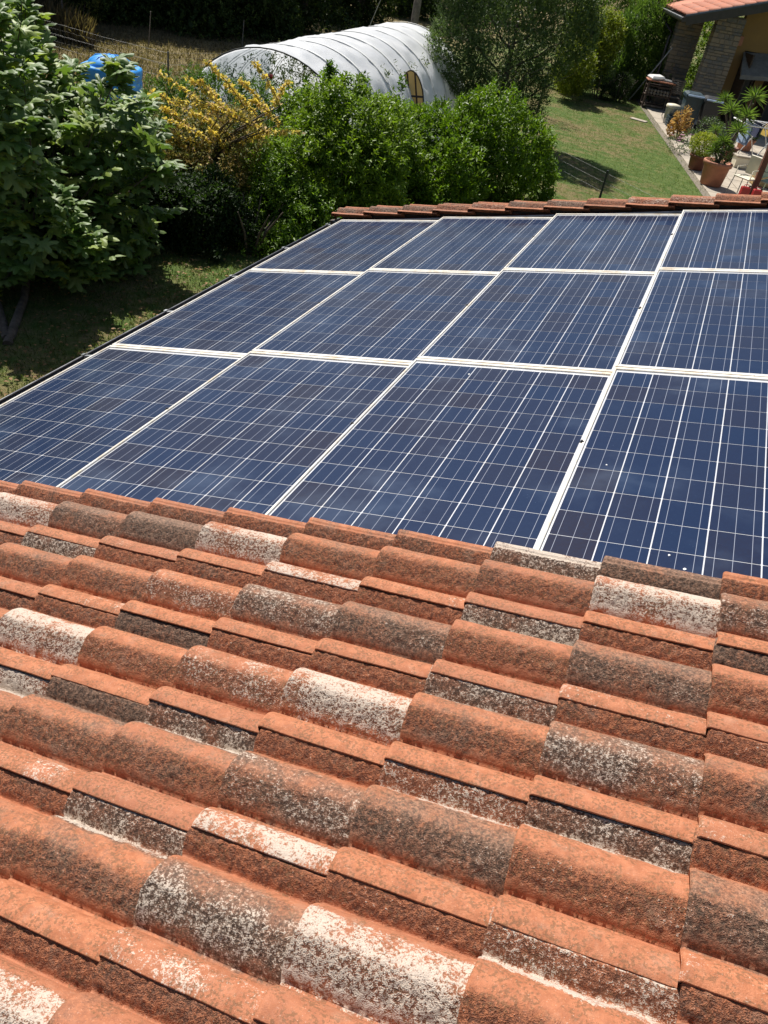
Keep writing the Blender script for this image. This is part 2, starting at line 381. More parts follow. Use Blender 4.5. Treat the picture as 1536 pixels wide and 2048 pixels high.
TL, TW, EXP = .385, .298, .3335                        # tile length, cover width, exposed length
def sstep(x, a, b): q = np.clip((x - a) / (b - a), 0, 1); return q * q * (3 - 2 * q)
def prof(s):
    """height across the tile; s = 0 at the covered seam, TW at the covering lip"""
    HA, HB = .057, .042
    def arc(d, r, H): q = np.clip(1 - (d / r) ** 2, 0, 1); return H * q ** .72
    b0 = arc(s + .022, .064, HB); a = arc(s - .128, .080, HA); b1 = arc(s - TW + .020, .062, HB + .006)
    base = .004 * np.cos((s - .146) / .06)
    under = np.where(s < -.002, -.003, 0) - .005 * np.exp(-((s + .009) / .0026) ** 2)     # grooved side lap
    return np.maximum(np.maximum(b0, a), b1) + base * .3 + under
def tile_mesh(seed):
    x = np.concatenate([[0, .0015, .0035, .006, .009, .0125], np.arange(.017, TL, .0046)])
    s = np.concatenate([np.arange(-.030, TW - .004, .0034), [TW - .003, TW - .0012, TW]])
    X, S_ = np.meshgrid(x, s, indexing='ij'); h = prof(S_)
    r = np.random.default_rng(seed)
    jit = .012 * (vnoise(X, S_, .012, seed + 9) - .5)
    rz = np.clip(sstep(S_, -.002, .006) * (1 - sstep(S_ + jit, .034, .048)) + sstep(S_ + jit, .118, .158) * (1 - sstep(S_ + jit, .186, .202)), 0, 1)
    sz = 1 - sstep(S_ + .02 * (vnoise(X, S_, .03, seed + 3) - .5), .060, .085)
    bz = sstep(S_, .055, .085) * (1 - sstep(S_ + .015 * (vnoise(X, S_, .02, seed + 5) - .5), .200, .228))
    cz = sstep(S_, .215, .240)
    gran = (vnoise(X, S_, .0105, seed) - .5) * 1.0 + (vnoise(X, S_, .0056, seed + 1) - .5) * .9
    amp = .0003 + .0058 * rz + .0010 * bz
    ang = np.clip(h / .05, .25, 1)
    lump = (vnoise(X, S_, .05, seed + 2) - .5) * .002
    Z = h + (.025 + .004 * np.clip(h / .05, 0, 1) * np.exp(-X / .12)) * (1 - X / EXP) + gran * amp + lump
    rr = .012; Z -= np.where(X < rr, rr * .75 * (1 - np.sqrt(np.clip(1 - ((rr - X) / rr) ** 2, 0, 1))), 0)
    Xo = X + (vnoise(S_, X * 0, .03, seed + 7) - .5) * .003 * (X < .03) + .004 * np.clip((h - .02) / .04, 0, 1) * np.exp(-X / .03)
    V = np.stack([Xo, -S_, Z], -1); n, m = X.shape
    V = V.reshape(-1, 3); idx = np.arange(n * m).reshape(n, m)
    F = [np.stack([idx[:-1, :-1].ravel(), idx[:-1, 1:].ravel(), idx[1:, 1:].ravel(), idx[1:, :-1].ravel()], 1)[:, ::-1]]
    at_ = [a.ravel() for a in (sz, bz, cz, rz)]
    # skirts: lower end and covering lip
    def skirt(loop, drop, flip):
        nonlocal V, at_
        k = len(V); P = V[loop].copy(); P[:, 2] -= drop; V = np.concatenate([V, P]); at_ = [np.concatenate([a, a[loop]]) for a in at_]
        a = loop; b = np.arange(k, k + len(loop)); q = np.stack([a[:-1], a[1:], b[1:], b[:-1]], 1)
        F.append(q[:, ::-1] if flip else q)
    skirt(idx[0, :], .024, True); skirt(idx[:, -1], .0040, False); skirt(idx[:, 0], .006, True)
    F = np.concatenate(F)
    return np_mesh('roof_tile', V, F, True, None, {k: ('FLOAT', a) for k, a in zip(('zone_slope', 'zone_barrel', 'zone_cover', 'rough_zone'), at_)})
tmeshes = [tile_mesh(11 + 10 * i) for i in range(5)]
for t_ in tmeshes: t_.materials.append(M['tile'])
# how each tile in view looks (slope, barrel, cover): o clean, b brown, d dark crust, w white lichen, m black and white, l lightly whitened, g grey
ROWS = {0: {0: 'bwo', 1: 'bgo', 2: 'bdl', 3: 'bwo', 4: 'bbw', 5: 'bbl', 6: 'mbo', 7: 'dwo', 8: 'bmo', 9: 'bbo'},
        1: {0: 'bbo', 1: 'mbo', 2: 'obl', 3: 'blo', 4: 'omo', 5: 'ogo', 6: 'moo', 7: 'ogl', 8: 'doo', 9: 'bgo'},
        2: {1: 'bbo', 2: 'bwo', 3: 'doo', 4: 'olo', 5: 'owo', 6: 'mbo', 7: 'bmo', 8: 'oбl'.replace('б', 'b'), 9: 'obo'},
        3: {2: 'wbo', 3: 'dbl', 4: 'mbo', 5: 'omw', 6: 'lgo', 7: 'moo', 8: 'bgl', 9: 'obo'},
        4: {3: 'bbo', 4: 'mbo', 5: 'oml', 6: 'owo', 7: 'lol', 8: 'bbo', 9: 'oml'},
        5: {3: 'obo', 4: 'owo', 5: 'bbo', 6: 'owo', 7: 'obl', 8: 'moo'}}
CODE = {'o': (-.02, -.15), 'b': (-.1, .28), 'd': (-.15, .70), 'w': (.56, .14), 'm': (.34, .52), 'l': (.32, .0), 'g': (.10, .55)}
def place_tile(k, j, y0, code=None, z=0.0):
    me_ = tmeshes[(k * 3 + j * 5 + (k * j) % 3) % 5]
    o = bpy.data.objects.new('roof_tile', me_); COL.objects.link(o); o.parent = roofE
    o.location = (.883 + EXP * k + random.uniform(-.003, .003), y0, z + random.uniform(-.0015, .0015))
    o.rotation_euler = (random.uniform(-.004, .004), random.uniform(-.003, .003), random.uniform(-.005, .005))
    if code is None: code = ''.join(random.choice(s) for s in ('oobbdmo', 'obbgwlmo', 'ooool'))
    for nm, ch in zip(('slope', 'barrel', 'cover'), code):
        w, d = CODE[ch]; o['white_' + nm] = w; o['dark_' + nm] = d
    return o
for j in range(9):
    for k in range(-3, 15):
        place_tile(k, j, .018 - TW * j, ROWS.get(j, {}).get(k))
for k in range(-3, 15): place_tile(k, 20, 5.035 + TW, random.choice(['obo', 'ogo', 'obb', 'olo', 'bbb']), .004)
for j in range(1, 17):
    for k in range(10, 15): place_tile(k, 20 + j, 5.035 + TW - TW * j - .02)
# verge strips, ridge, flashings
fl = MB(); fl.box((2.05, 5.026, .004), (4.3, .02, .012)); fl.build('verge_flashing', M['flash'], roofE)
MB().box((2.1, 5.085, -.02), (4.5, .05, .05)).build('verge_upstand', M['darkwood'], roofE)
MB().box((3.0, 5.30, -.03), (6.1, .35, .10)).build('verge_board', M['darkwood'], roofE)
rg = MB()
for i in range(22):
    y = -2.9 + i * .39
    pts = [(math.cos(a) * .11, math.sin(a) * .09) for a in np.linspace(0, math.pi, 9)]
    vs = [Vector((5.98 + p[0], y, p[1] + .02)) for p in pts] + [Vector((5.98 + p[0] * .9, y + .42, p[1] * .88 + .02)) for p in pts]
    rg.add(vs, [(q, q + 1, q + 10, q + 9) for q in range(8)], True)
rg.build('ridge_tiles', M['gtile'], roofE, 'stuff')
# gutter
gt = MB(); vs = []; yy = np.linspace(-3.1, 5.5, 2)
for y in yy:
    for a in np.linspace(math.pi, 2 * math.pi, 13): vs.append(Vector((-.165 + .105 * math.cos(a), y, -.075 + .11 * math.sin(a))))
    for a in np.linspace(2 * math.pi, math.pi, 13): vs.append(Vector((-.165 + .101 * math.cos(a), y, -.075 + .106 * math.sin(a))))
n = 26; gt.add(vs, [(i, (i + 1) % n, n + (i + 1) % n, n + i) for i in range(n)], True)
gut = gt.build('gutter', M['gutter'], roofE)
MB().tube([(-.270, -3.1, -.070), (-.270, 5.5, -.070)], .0075, 8).build('gutter_rim', M['rim'], gut)
for y in np.arange(-2.7, 5.5, .88):
    b = MB(); b.box((-.165, y, -.070), (.21, .022, .005)); b.box((-.272, y, -.070), (.022, .03, .022)); b.build('gutter_bracket', M['steel'], gut)
ev = MB(); ev.box((-.01, 1.2, -.06), (.06, 8.4, .08)); ev.build('eave_board', M['darkwood'], roofE)
hk = MB().box((0, 0, 0), (.055, .035, .004), bev=.0015).mesh('eave_clip'); hk.materials.append(M['frame'])
for i in range(12):
    o = link('eave_clip', hk, None, roofE); o.location = (-.022, .43 + i * .455, -.004); o.rotation_euler = (0, .12, 0)

# ------------------------------------------------------------------ solar panels
PU, PV, RISE = 1.0, 1.669, .030
CU, CV = .1605, .1575
fr = MB(); fw = .0105
for (c, d) in (((fw / 2 + .002, PV / 2, -.012), (fw, PV - .010, .036)), ((PU - fw / 2 - .002, PV / 2, -.012), (fw, PV - .010, .036))): fr.box(c, d, bev=.0018)
for yv in (.005 + .0105, PV - .005 - .0105): fr.box((PU / 2, yv, -.0122), (PU - .004 - 2 * fw, .021, .0356), bev=.0018)
fr.box((PU / 2, PV / 2, -.028), (PU - .03, PV - .06, .004))
fr_me = fr.mesh('frame'); fr_me.materials.append(M['frame'])
bk_me = MB().box((PU / 2, PV / 2, -.004), (PU - .026, PV - .052, .004)).mesh('backsheet'); bk_me.materials.append(M['backsheet'])
cl = MB(); cw, ch_, cz = CU - .0044, CV - .0031, .0004; e = .0025
vs = []
for z in (0, cz):
    for (a, b) in ((-1, -1), (1, -1), (1, 1), (-1, 1)):
        X0, Y0 = a * cw / 2, b * ch_ / 2
        q = [(X0 - a * e, Y0), (X0, Y0 - b * e)]
        if (a, b) in ((1, -1), (-1, 1)): pass
        else: q = q[::-1]
        vs += [(p[0], p[1], z) for p in q]
# order corner points counter-clockwise
ringxy = sorted(set((round(v[0], 6), round(v[1], 6)) for v in vs), key=lambda p: math.atan2(p[1], p[0]))
n = len(ringxy); vs = [(p[0], p[1], 0) for p in ringxy] + [(p[0], p[1], cz) for p in ringxy]
cl.add(vs, [tuple(range(n, 2 * n))] + [(i, (i + 1) % n, n + (i + 1) % n, n + i) for i in range(n)])
cell_me = cl.mesh('cell'); cell_me.materials.append(M['cell'])
clamp_me = MB().box((0, 0, .001), (.018, .014, .006), bev=.002).tube([(0, 0, .003), (0, 0, .009)], .0045, 6).mesh('clamp'); clamp_me.materials.append(M['black'])
ordc = ['lowest column beside the gutter', 'second column from the gutter', 'third column from the gutter', 'fourth column, cut by the photo edge']
ordr = ['nearest row touching foreground tiles', 'middle row', 'farthest row under verge tiles']
for c in range(4):
    for r_ in range(3):
        p = bpy.data.objects.new('solar_panel', None); COL.objects.link(p); p.empty_display_size = .1
        loc = RM @ Vector((c * PU, r_ * PV, RISE * .55))
        p.location = loc; p.rotation_euler = (0, -PITCH + math.asin(RISE / PU), 0)
        tag(p, 'blue solar panel, %s, %s' % (ordc[c], ordr[r_]), 'solar panel', 'solar panels on the tiled roof')
        link('frame', fr_me, None, p); link('backsheet', bk_me, None, p)
        for a in range(6):
            for b in range(10):
                o = bpy.data.objects.new('cell', cell_me); COL.objects.link(o); o.parent = p
                o.location = (.0185 + CU * (a + .5), .047 + CV * (b + .5), -.0018)
        if c > 0:
            o = link('clamp', clamp_me, None, p); o.location = (0, .87, .003)
def on_roof(px, py, w=0.0):
    inv = RM.inverted(); o_ = inv @ Vector(CAM); d = inv @ ray(px, py); return o_ + d * ((w - o_.z) / d.z)
for (px, py, r_) in ((1339, 1106, .004), (1370, 1133, .005), (938, 746, .005), (1213, 930, .003)      ):
    q = on_roof(px, py, .012); ci, ri = int(q.x), int(q.y / PV)
    pn = [o for o in bpy.data.objects if o.name.startswith('solar_panel')][ci * 3 + ri]
    pm = Matrix.Translation(pn.location) @ pn.rotation_euler.to_matrix().to_4x4(); l = pm.inverted() @ (RM @ q); l.z = 0
    b = MB(); pts = [(l.x + r_ * random.uniform(.6, 1.2) * math.cos(a * .785), l.y + r_ * random.uniform(.7, 1.5) * math.sin(a * .785), z) for z in (-.0006, .0006) for a in range(8)]
    b.add(pts, [tuple(range(8, 16))] + [(i, (i + 1) % 8, 8 + (i + 1) % 8, 8 + i) for i in range(8)]); b.build('dropping', M['white'], pn)
q = RM @ on_roof(710, 1708, .022)
b = MB(); b.lathe([(0, -.004), (.004, -.002), (.004, .002), (0, .005)], n=8); b.tube([(.003, 0, 0), (.012, .003, .003)], .0012, 4); b.tube([(-.002, 0, 0), (-.010, -.004, .004)], .0012, 4); b.tube([(-.010, -.004, .001), (-.006, .004, .001)], .003, 5)
o = b.build('dried_bud', M['soil']); o.location = q; tag(o, 'tiny dark dried bud lying in tile channel, lower middle of roof', 'debris')

# ------------------------------------------------------------------ vegetation helpers
def unit(v): return v / np.maximum(np.linalg.norm(v, axis=-1, keepdims=True), 1e-9)
def leaf_arrays(P, D, UPV, L, W, C, fold=.18, droop=.12):
    """one folded four-point leaf per row: base, left, tip, right"""
    D = unit(D); S = unit(np.cross(D, UPV)); N = unit(np.cross(S, D)); L = L[:, None]; W = W[:, None]
    base = P; tip = P + D * L - N * L * droop
    mid = P + D * L * .45 + N * W * fold
    a = mid + S * W * .5; b = mid - S * W * .5
    m0 = P + D * L * .42
    V = np.stack([base, a, tip, b], 1).reshape(-1, 3); n = len(P)
    i = np.arange(n)[:, None] * 4
    F = np.concatenate([i + np.array([[0, 2, 1]]), i + np.array([[0, 3, 2]])])
    return V, F, np.repeat(C, 4, 0)
def randdir(n): return unit(rng.normal(size=(n, 3)))
def crown_points(blobs, n, shell=(.86, 1.03), keep=.88):
    """points near the surface of a union of ellipsoids (centre, radii), with outward normals"""
    B = np.array([(*b[0], *b[1]) for b in blobs], float); ar = B[:, 3] * B[:, 4] + B[:, 4] * B[:, 5] + B[:, 3] * B[:, 5]
    k = rng.choice(len(B), int(n * 1.9), p=ar / ar.sum()); d = randdir(len(k))
    P = B[k, :3] + d * B[k, 3:] * rng.uniform(*shell, (len(k), 1)); N = unit(d / B[k, 3:])
    ok = np.ones(len(k), bool)
    for q in range(len(B)):
        r = np.linalg.norm((P - B[q, :3]) / B[q, 3:], axis=1); ok &= (r > keep) | (k == q)
    ok &= P[:, 2] > GZ + .02
    P, N = P[ok][:n], N[ok][:n]
    return P, N
def shoots(blobs, n, length, per, leaf, width, col, col2, up=.5, spread=.55, out=.6, tipcol=None, fillcol=None, fill=0, fleaf=None, cv=.25, clump=None):
    """leafy shoots over the crown plus looser leaves inside it -> V, F, C"""
    P, N = crown_points(blobs, n)
    if clump:                                                # uneven outline: push whole areas in and out
        ph = np.sin(P[:, 0] * clump + 1.3) * np.sin(P[:, 1] * clump * 1.13 + .4) * np.sin(P[:, 2] * clump * 1.21 + 2.)
        P = P + N * (ph[:, None] * .22) * (length * 2.2)
    n = len(P); D = unit(N * out + np.array([0, 0, up]) + rng.normal(size=(n, 3)) * .35)
    Ls = length * rng.uniform(.5, 1.35, n); t = np.linspace(.12, 1.0, per)
    A = unit(np.cross(D, randdir(n))); B = np.cross(D, A)
    pp, dd, cc, ll = [], [], [], []
    shade = rng.uniform(1 - cv, 1 + cv, (n, 1)); mixv = rng.random((n, 1)) ** 1.4
    base = np.array(col) * (1 - mixv) + np.array(col2) * mixv
    for j, tt in enumerate(t):
        an = j * 2.4 + rng.uniform(0, .6, n); rad = A * np.cos(an)[:, None] + B * np.sin(an)[:, None]
        p = P + D * (Ls * (tt - .5))[:, None] + np.array([0, 0, -1]) * (Ls * tt * tt * .12)[:, None]
        d = unit(D * (1 - spread) + rad * spread + rng.normal(size=(n, 3)) * .15)
        c = base * shade * rng.uniform(.85, 1.15, (n, 1))
        if tipcol is not None and tt > .7: c = c * .5 + np.array(tipcol) * .5 * shade
        pp.append(p); dd.append(d); cc.append(c); ll.append(leaf * rng.uniform(.65, 1.2, n) * (1.05 - .35 * tt))
    P_, D_, C_, L_ = map(np.concatenate, (pp, dd, cc, ll))
    if fill:
        Pi, Ni = crown_points(blobs, fill, (.45, .93), .3)
        m = len(Pi); P_ = np.concatenate([P_, Pi]); D_ = np.concatenate([D_, randdir(m) + Ni * .3])
        C_ = np.concatenate([C_, np.array(fillcol or col) * rng.uniform(.6, 1.2, (m, 1))]); L_ = np.concatenate([L_, (fleaf or leaf) * rng.uniform(.8, 1.5, m)])
    U_ = np.array([0, 0, 1.]) + rng.normal(size=P_.shape) * .45
    return leaf_arrays(P_, D_, U_, L_, L_ * width * rng.uniform(.8, 1.15, len(L_)), C_)
def cat(*parts):
    V, F, C = [], [], []; k = 0
    for (v, f, c) in parts: V.append(v); F.append(f + k); C.append(c); k += len(v)
    return np.concatenate(V), np.concatenate(F), np.concatenate(C)
def foliage(name, arrs, mat, parent=None, kind=None):
    V, F, C = arrs; return link(name, np_mesh(name, V, F, False, C), mat, parent, kind)
def branchwork(b, root, heights, reach, n, r0, seed, lean=(0, 0)):
    """tapered limbs from a trunk"""
    r = random.Random(seed)
    for i in range(n):
        h = heights[0] + (heights[1] - heights[0]) * (i / max(1, n - 1)); an = i * 2.4 + r.uniform(0, .8); L = reach * r.uniform(.6, 1.1)
        p0 = Vector(root) + Vector((lean[0] * h, lean[1] * h, h)); pts = [p0]
        for q in range(1, 6):
            s = q / 5; pts.append(p0 + Vector((math.cos(an) * L * s, math.sin(an) * L * s, L * .75 * s ** 1.2)) + Vector((r.uniform(-.06, .06), r.uniform(-.06, .06), 0)))
        b.tube(pts, [r0 * (1 - .85 * q / 5) for q in range(6)], 6)
        for q in (2, 3, 4):
            d = Vector((math.cos(an + r.uniform(-1, 1)), math.sin(an + r.uniform(-1, 1)), .6)) * L * .4
            b.tube([pts[q], pts[q] + d * .5, pts[q] + d], [r0 * .35, r0 * .22, r0 * .08], 5)
def shrub(name, base, arrs, mat, label, cat_, stems=True, group=None, sr=.025, sh=1.2):
    base = Vector(base); e = empty(name, base, 0, label, cat_, group)
    V, F, C = arrs; foliage('foliage', (V - np.array(base), F, C), mat, e)
    if stems:
        b = MB()
        for i in range(7):
            a = i * 2.4; b.tube([(0.1 * math.cos(a), .1 * math.sin(a), -.02), (.35 * math.cos(a) * sh, .35 * math.sin(a) * sh, sh * .5), (.7 * math.cos(a) * sh, .7 * math.sin(a) * sh, sh)], [sr, sr * .7, sr * .3], 6)
        b.build('stem', M['bark'], e)
    return e
def blob(px, py, Y, rpx, squash=(1, 1, 1)):
    c = at(px, py, Y); r = rpx / ppm(c); return (tuple(c), (r * squash[0], r * squash[1], r * squash[2]))
def down(blobs, f=.9):
    """add clumps under the given ones so the bush is leafy to the ground"""
    out = list(blobs)
    for (c, r) in blobs:
        z = c[2] - r[2] * .8
        while z > GZ + .25:
            out.append(((c[0] + random.uniform(-.15, .15), c[1] + random.uniform(-.1, .3), z), (r[0] * f, r[1] * f, max(.35, r[2] * .8)))); z -= r[2] * .8
    return out

def lumpy(blobs, k=5, lo=.28, hi=.50, up=.35, seed=1):
    r = random.Random(seed); out = [(c, tuple(q * .93 for q in rad)) for c, rad in blobs]
    for (c, rad) in blobs:
        for _ in range(k):
            d = Vector((r.gauss(0, 1), r.gauss(0, 1), r.gauss(up, .8))).normalized(); f = r.uniform(lo, hi)
            out.append(((c[0] + d.x * rad[0] * (1.02 - f * .35), c[1] + d.y * rad[1] * (1.02 - f * .35), c[2] + d.z * rad[2] * (1.02 - f * .35)), (rad[0] * f, rad[1] * f, rad[2] * f)))
    return out

# ------------------------------------------------------------------ laurel hedge and shrubs beyond the gutter
LG, LG2, LGT = (.110, .190, .012), (.185, .275, .020), (.18, .28, .03)
b1 = down([blob(800, 350, 12.9, 70), blob(815, 410, 12.4, 60), blob(1000, 320, 14.6, 92), blob(905, 300, 14.2, 80), blob(1050, 372, 14.8, 55), blob(960, 278, 15.2, 64), blob(830, 300, 13.6, 80), blob(880, 380, 13.0, 70)])
a1 = shoots(lumpy(b1, 9, .25, .62, seed=2), 4600, .26, 8, .112, .42, LG, LG2, up=.75, spread=.5, tipcol=(.10, .19, .02), fill=9000, fillcol=None, clump=2.6)
shrub('shrub', (b1[0][0][0], b1[0][0][1], GZ), a1, M['leaf'], 'dense dark green rounded shrub directly behind far verge tiles, next to lawn', 'shrub', sh=1.0)
b2 = down([blob(640, 330, 10.6, 105), blob(700, 262, 11.2, 80), blob(765, 265, 12.3, 64), blob(560, 350, 10.2, 68), blob(740, 350, 11.0, 75), blob(680, 400, 10.4, 70), blob(650, 430, 10.0, 50), blob(620, 250, 11.6, 60)])
a2 = shoots(lumpy(b2, 9, .25, .60, seed=3), 5200, .24, 8, .108, .44, (.120, .200, .016), (.215, .30, .028), up=.5, spread=.58, tipcol=LGT, fill=9000, fillcol=None, clump=3.0)
hs = [((p.x, p.y, p.z), (.05, .05, .22)) for p in (at(655, 158, 11.4), at(663, 172, 11.4), at(725, 180, 11.8), at(800, 185, 12.4), at(612, 190, 11.4))]
a2 = cat(a2, shoots(hs, 90, .20, 8, .10, .5, (.065, .130, .014), (.12, .20, .022), up=1.2, spread=.55))
shrub('shrub', (b2[0][0][0], b2[0][0][1], GZ), a2, M['leaf'], 'large bright green shrub in middle, in front of white polytunnel', 'shrub', sh=1.1)
b3 = down([blob(500, 520, 8.5, 34), blob(470, 465, 9.0, 40), blob(560, 500, 8.8, 50), blob(540, 430, 9.2, 58), blob(600, 450, 9.4, 60), blob(505, 478, 8.8, 30), blob(560, 380, 9.6, 55), blob(490, 400, 9.5, 30)])
a3 = shoots(lumpy(b3, 6, seed=4), 2000, .26, 8, .082, .45, (.085, .165, .014), (.16, .26, .026), up=.45, spread=.6, tipcol=LGT, fill=2600, fillcol=None, clump=3.2)
shrub('shrub', (b3[0][0][0], b3[0][0][1], GZ), a3, M['leaf'], 'low light green shrub leaning over gutter beside highest left panel', 'shrub', sh=.7)
b4 = down([blob(440, 200, 11.4, 48), blob(385, 180, 11.6, 34), blob(510, 205, 11.2, 42), blob(330, 195, 11.6, 40)])
a4 = shoots(lumpy(b4, 5, seed=5), 2200, .20, 8, .085, .28, (.07, .14, .02), (.12, .20, .03), up=.8, spread=.45, fill=2500, fillcol=None, clump=4)
shrub('shrub', (b4[0][0][0], b4[0][0][1], GZ), a4, M['leaf'], 'narrow leaved green shrub behind yellow branches, left of polytunnel mouth', 'shrub', sh=1.0)
# added undergrowth between fig and hedge; deep shade is painted into its leaf colour
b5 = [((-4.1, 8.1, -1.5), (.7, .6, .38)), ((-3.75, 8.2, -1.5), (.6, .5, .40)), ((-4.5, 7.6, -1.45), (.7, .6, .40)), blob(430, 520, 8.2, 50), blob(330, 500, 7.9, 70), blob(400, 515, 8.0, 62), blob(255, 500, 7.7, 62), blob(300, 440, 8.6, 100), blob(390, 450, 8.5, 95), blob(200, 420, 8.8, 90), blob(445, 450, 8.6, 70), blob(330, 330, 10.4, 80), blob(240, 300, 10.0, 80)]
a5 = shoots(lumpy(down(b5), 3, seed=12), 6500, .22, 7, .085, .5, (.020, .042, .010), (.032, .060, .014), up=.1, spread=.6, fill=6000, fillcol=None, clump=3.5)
shrub('shrub', (b5[1][0][0], b5[1][0][1], GZ), a5, M['leaf_dull'], 'added shrub with deep shade painted into its very dark leaves, between fig tree and bright hedge', 'shrub', sh=.5)
# yellowing shrub with arching shoots
yb = at(400, 330, 9.8); ye = empty('yellow_shrub', (yb.x, yb.y, GZ), 0, 'arching shrub with yellow and withered brown leaves between fig tree and hedge', 'shrub')
arcs = [((450, 250), (316, 147)), ((490, 215), (411, 122)), ((560, 212), (508, 125)), ((470, 240), (370, 155)), ((520, 260), (345, 200)), ((440, 262), (300, 185)), ((530, 262), (400, 205)), ((500, 278), (603, 266)),
        ((420, 300), (310, 265)), ((480, 290), (545, 262)), ((545, 215), (578, 165)), ((430, 290), (330, 240)), ((520, 240), (450, 170)), ((400, 330), (305, 310)), ((470, 330), (420, 260)), ((395, 305), (298, 275)), ((540, 235), (480, 160)), ((460, 275), (380, 225)),
        ((360, 330), (350, 400)), ((400, 330), (395, 405)), ((440, 330), (450, 400)), ((420, 310), (420, 380)), ((470, 310), (478, 370)), ((330, 320), (322, 385)), ((500, 250), (430, 215)), ((380, 260), (320, 215)), ((450, 220), (395, 160)), ((560, 250), (500, 200))]
yp = []; sb = MB(); off = Vector((yb.x, yb.y, GZ))
for i, (st, tp_) in enumerate(arcs):
    py = tp_[1]; Y = 9.1 + rng.uniform(-.35, .45); R0 = at(st[0], st[1], Y + .25); T = at(tp_[0], tp_[1], Y - (.1 if py < 290 else .2))
    H = R0.lerp(T, .55) + Vector((0, 0, .10))
    rt = off + Vector((rng.uniform(-.12, .12), rng.uniform(-.12, .12), .5)); sb.tube([rt - off, rt.lerp(R0, .5) - off + Vector((0, 0, .15)), R0 - off], [.018, .014, .009], 5)
    pts = []
    for q in range(13):
        s = q / 12; pts.append(R0 * (1 - s) ** 2 + H * 2 * s * (1 - s) + T * s * s)
    sb.tube([p - off for p in pts[::2]], [.008 * (1 - .7 * q / 6) for q in range(7)], 5)
    n = 125; s = rng.uniform(.0, 1.0, n); k = np.clip((s * 12).astype(int), 0, 11); f = (s * 12 - k)[:, None]; A = np.array(pts)
    P = A[k] * (1 - f) + A[k + 1] * f + rng.normal(size=(n, 3)) * .012
    D = unit(A[k + 1] - A[k]) * .35 + randdir(n) + np.array([0, 0, -.1])
    yel = np.array((.80, .66, .14)); br = np.array((.58, .42, .22)); gr = np.array((.22, .27, .05)); m = rng.random((n, 1))
    q = .8 if py < 275 else (.5 if py < 320 else .08)
    C = np.where(m < q, yel, np.where(m < q + (1 - q) * .7, br, gr)) * rng.uniform(.7, 1.15, (n, 1))
    L = rng.uniform(.045, .080, n); yp.append(leaf_arrays(P, D, np.array([0, 0, 1.]) + rng.normal(size=(n, 3)) * .3, L, L * .6, C))
V, F, C = cat(*yp); foliage('foliage', (V - np.array(off), F, C), M['leaf_dry'], ye)
for i in range(6): sb.tube([(.1 * math.cos(i), .1 * math.sin(i), 0), (.2 * math.cos(i), .2 * math.sin(i), 1.0), (.3 * math.cos(i), .3 * math.sin(i), (at(400, 360, 9.8).z - GZ))], [.03, .022, .012], 6)
sb.build('branch', M['bark'], ye)
yb2 = [blob(400, 340, 9.5, 62), blob(450, 320, 9.5, 60), blob(350, 310, 9.6, 50), blob(400, 270, 9.8, 60), blob(480, 275, 9.8, 50), blob(420, 385, 9.2, 50), blob(355, 380, 9.1, 42), blob(460, 370, 9.2, 38)]
V, F, C = shoots(lumpy(yb2, 5, seed=9), 1900, .20, 7, .060, .5, (.14, .16, .035), (.46, .34, .13), up=0.1, spread=.6, fill=2500, fillcol=None, clump=5)
foliage('foliage', (V - np.array(off), F, C), M['leaf_dry'], ye)

# ------------------------------------------------------------------ fig tree
FB = gnd(15, 690); fig = empty('fig_tree', tuple(FB), 0, 'fig tree with large lobed leaves and grey limbs at left edge', 'tree')
def fig_leaf_mesh(seed):
    r = random.Random(seed)
    lob = [(-150, .36), (-132, .56), (-112, .62), (-96, .48), (-84, .50), (-70, .82), (-58, .86), (-46, .74), (-32, .44), (-22, .50), (-13, .88), (0, 1.0), (13, .88), (22, .50), (32, .44), (46, .74), (58, .86), (70, .82), (84, .50), (96, .48), (112, .62), (132, .56), (150, .36)]
    o = [(0, 0, 0)]; ring = [(d * r.uniform(.93, 1.07), a) for a, d in lob]
    vs = [Vector((0, 0, 0))]; mid = []
    for d, a in ring:
        an = math.radians(a); c, s_ = math.cos(an), math.sin(an)
        mid.append(Vector((c * d * .55 + .05, s_ * d * .5, .05 + r.uniform(-.02, .02) - .02 * abs(s_))))
    for d, a in ring:
        an = math.radians(a); c, s_ = math.cos(an), math.sin(an)
        vs.append(Vector((c * d + .02, s_ * d * .85, -.16 * d * d + r.uniform(-.05, .05) - .05 * abs(s_))))
    n = len(ring); V = [vs[0]] + mid + vs[1:]
    F = []
    for i in range(n - 1):
        F.append((0, 1 + i, 2 + i)); F.append((1 + i, 1 + n + i, 2 + n + i)); F.append((1 + i, 2 + n + i, 2 + i))
    F.append((0, n, 1))
    return np.array(V), np.array(F)
fl_ms = []
tints = [(.140, .225, .048), (.200, .275, .090), (.105, .185, .038), (.26, .34, .070), (.115, .185, .050), (.36, .38, .07)]
flv = [fig_leaf_mesh(50 + i) for i in range(6)]
for i, (V, F) in enumerate(flv):
    m_ = np_mesh('leaf', V, F, True, np.tile(np.array(tints[i]), (len(V), 1))); m_.materials.append(M['leaf_fig']); fl_ms.append(m_)
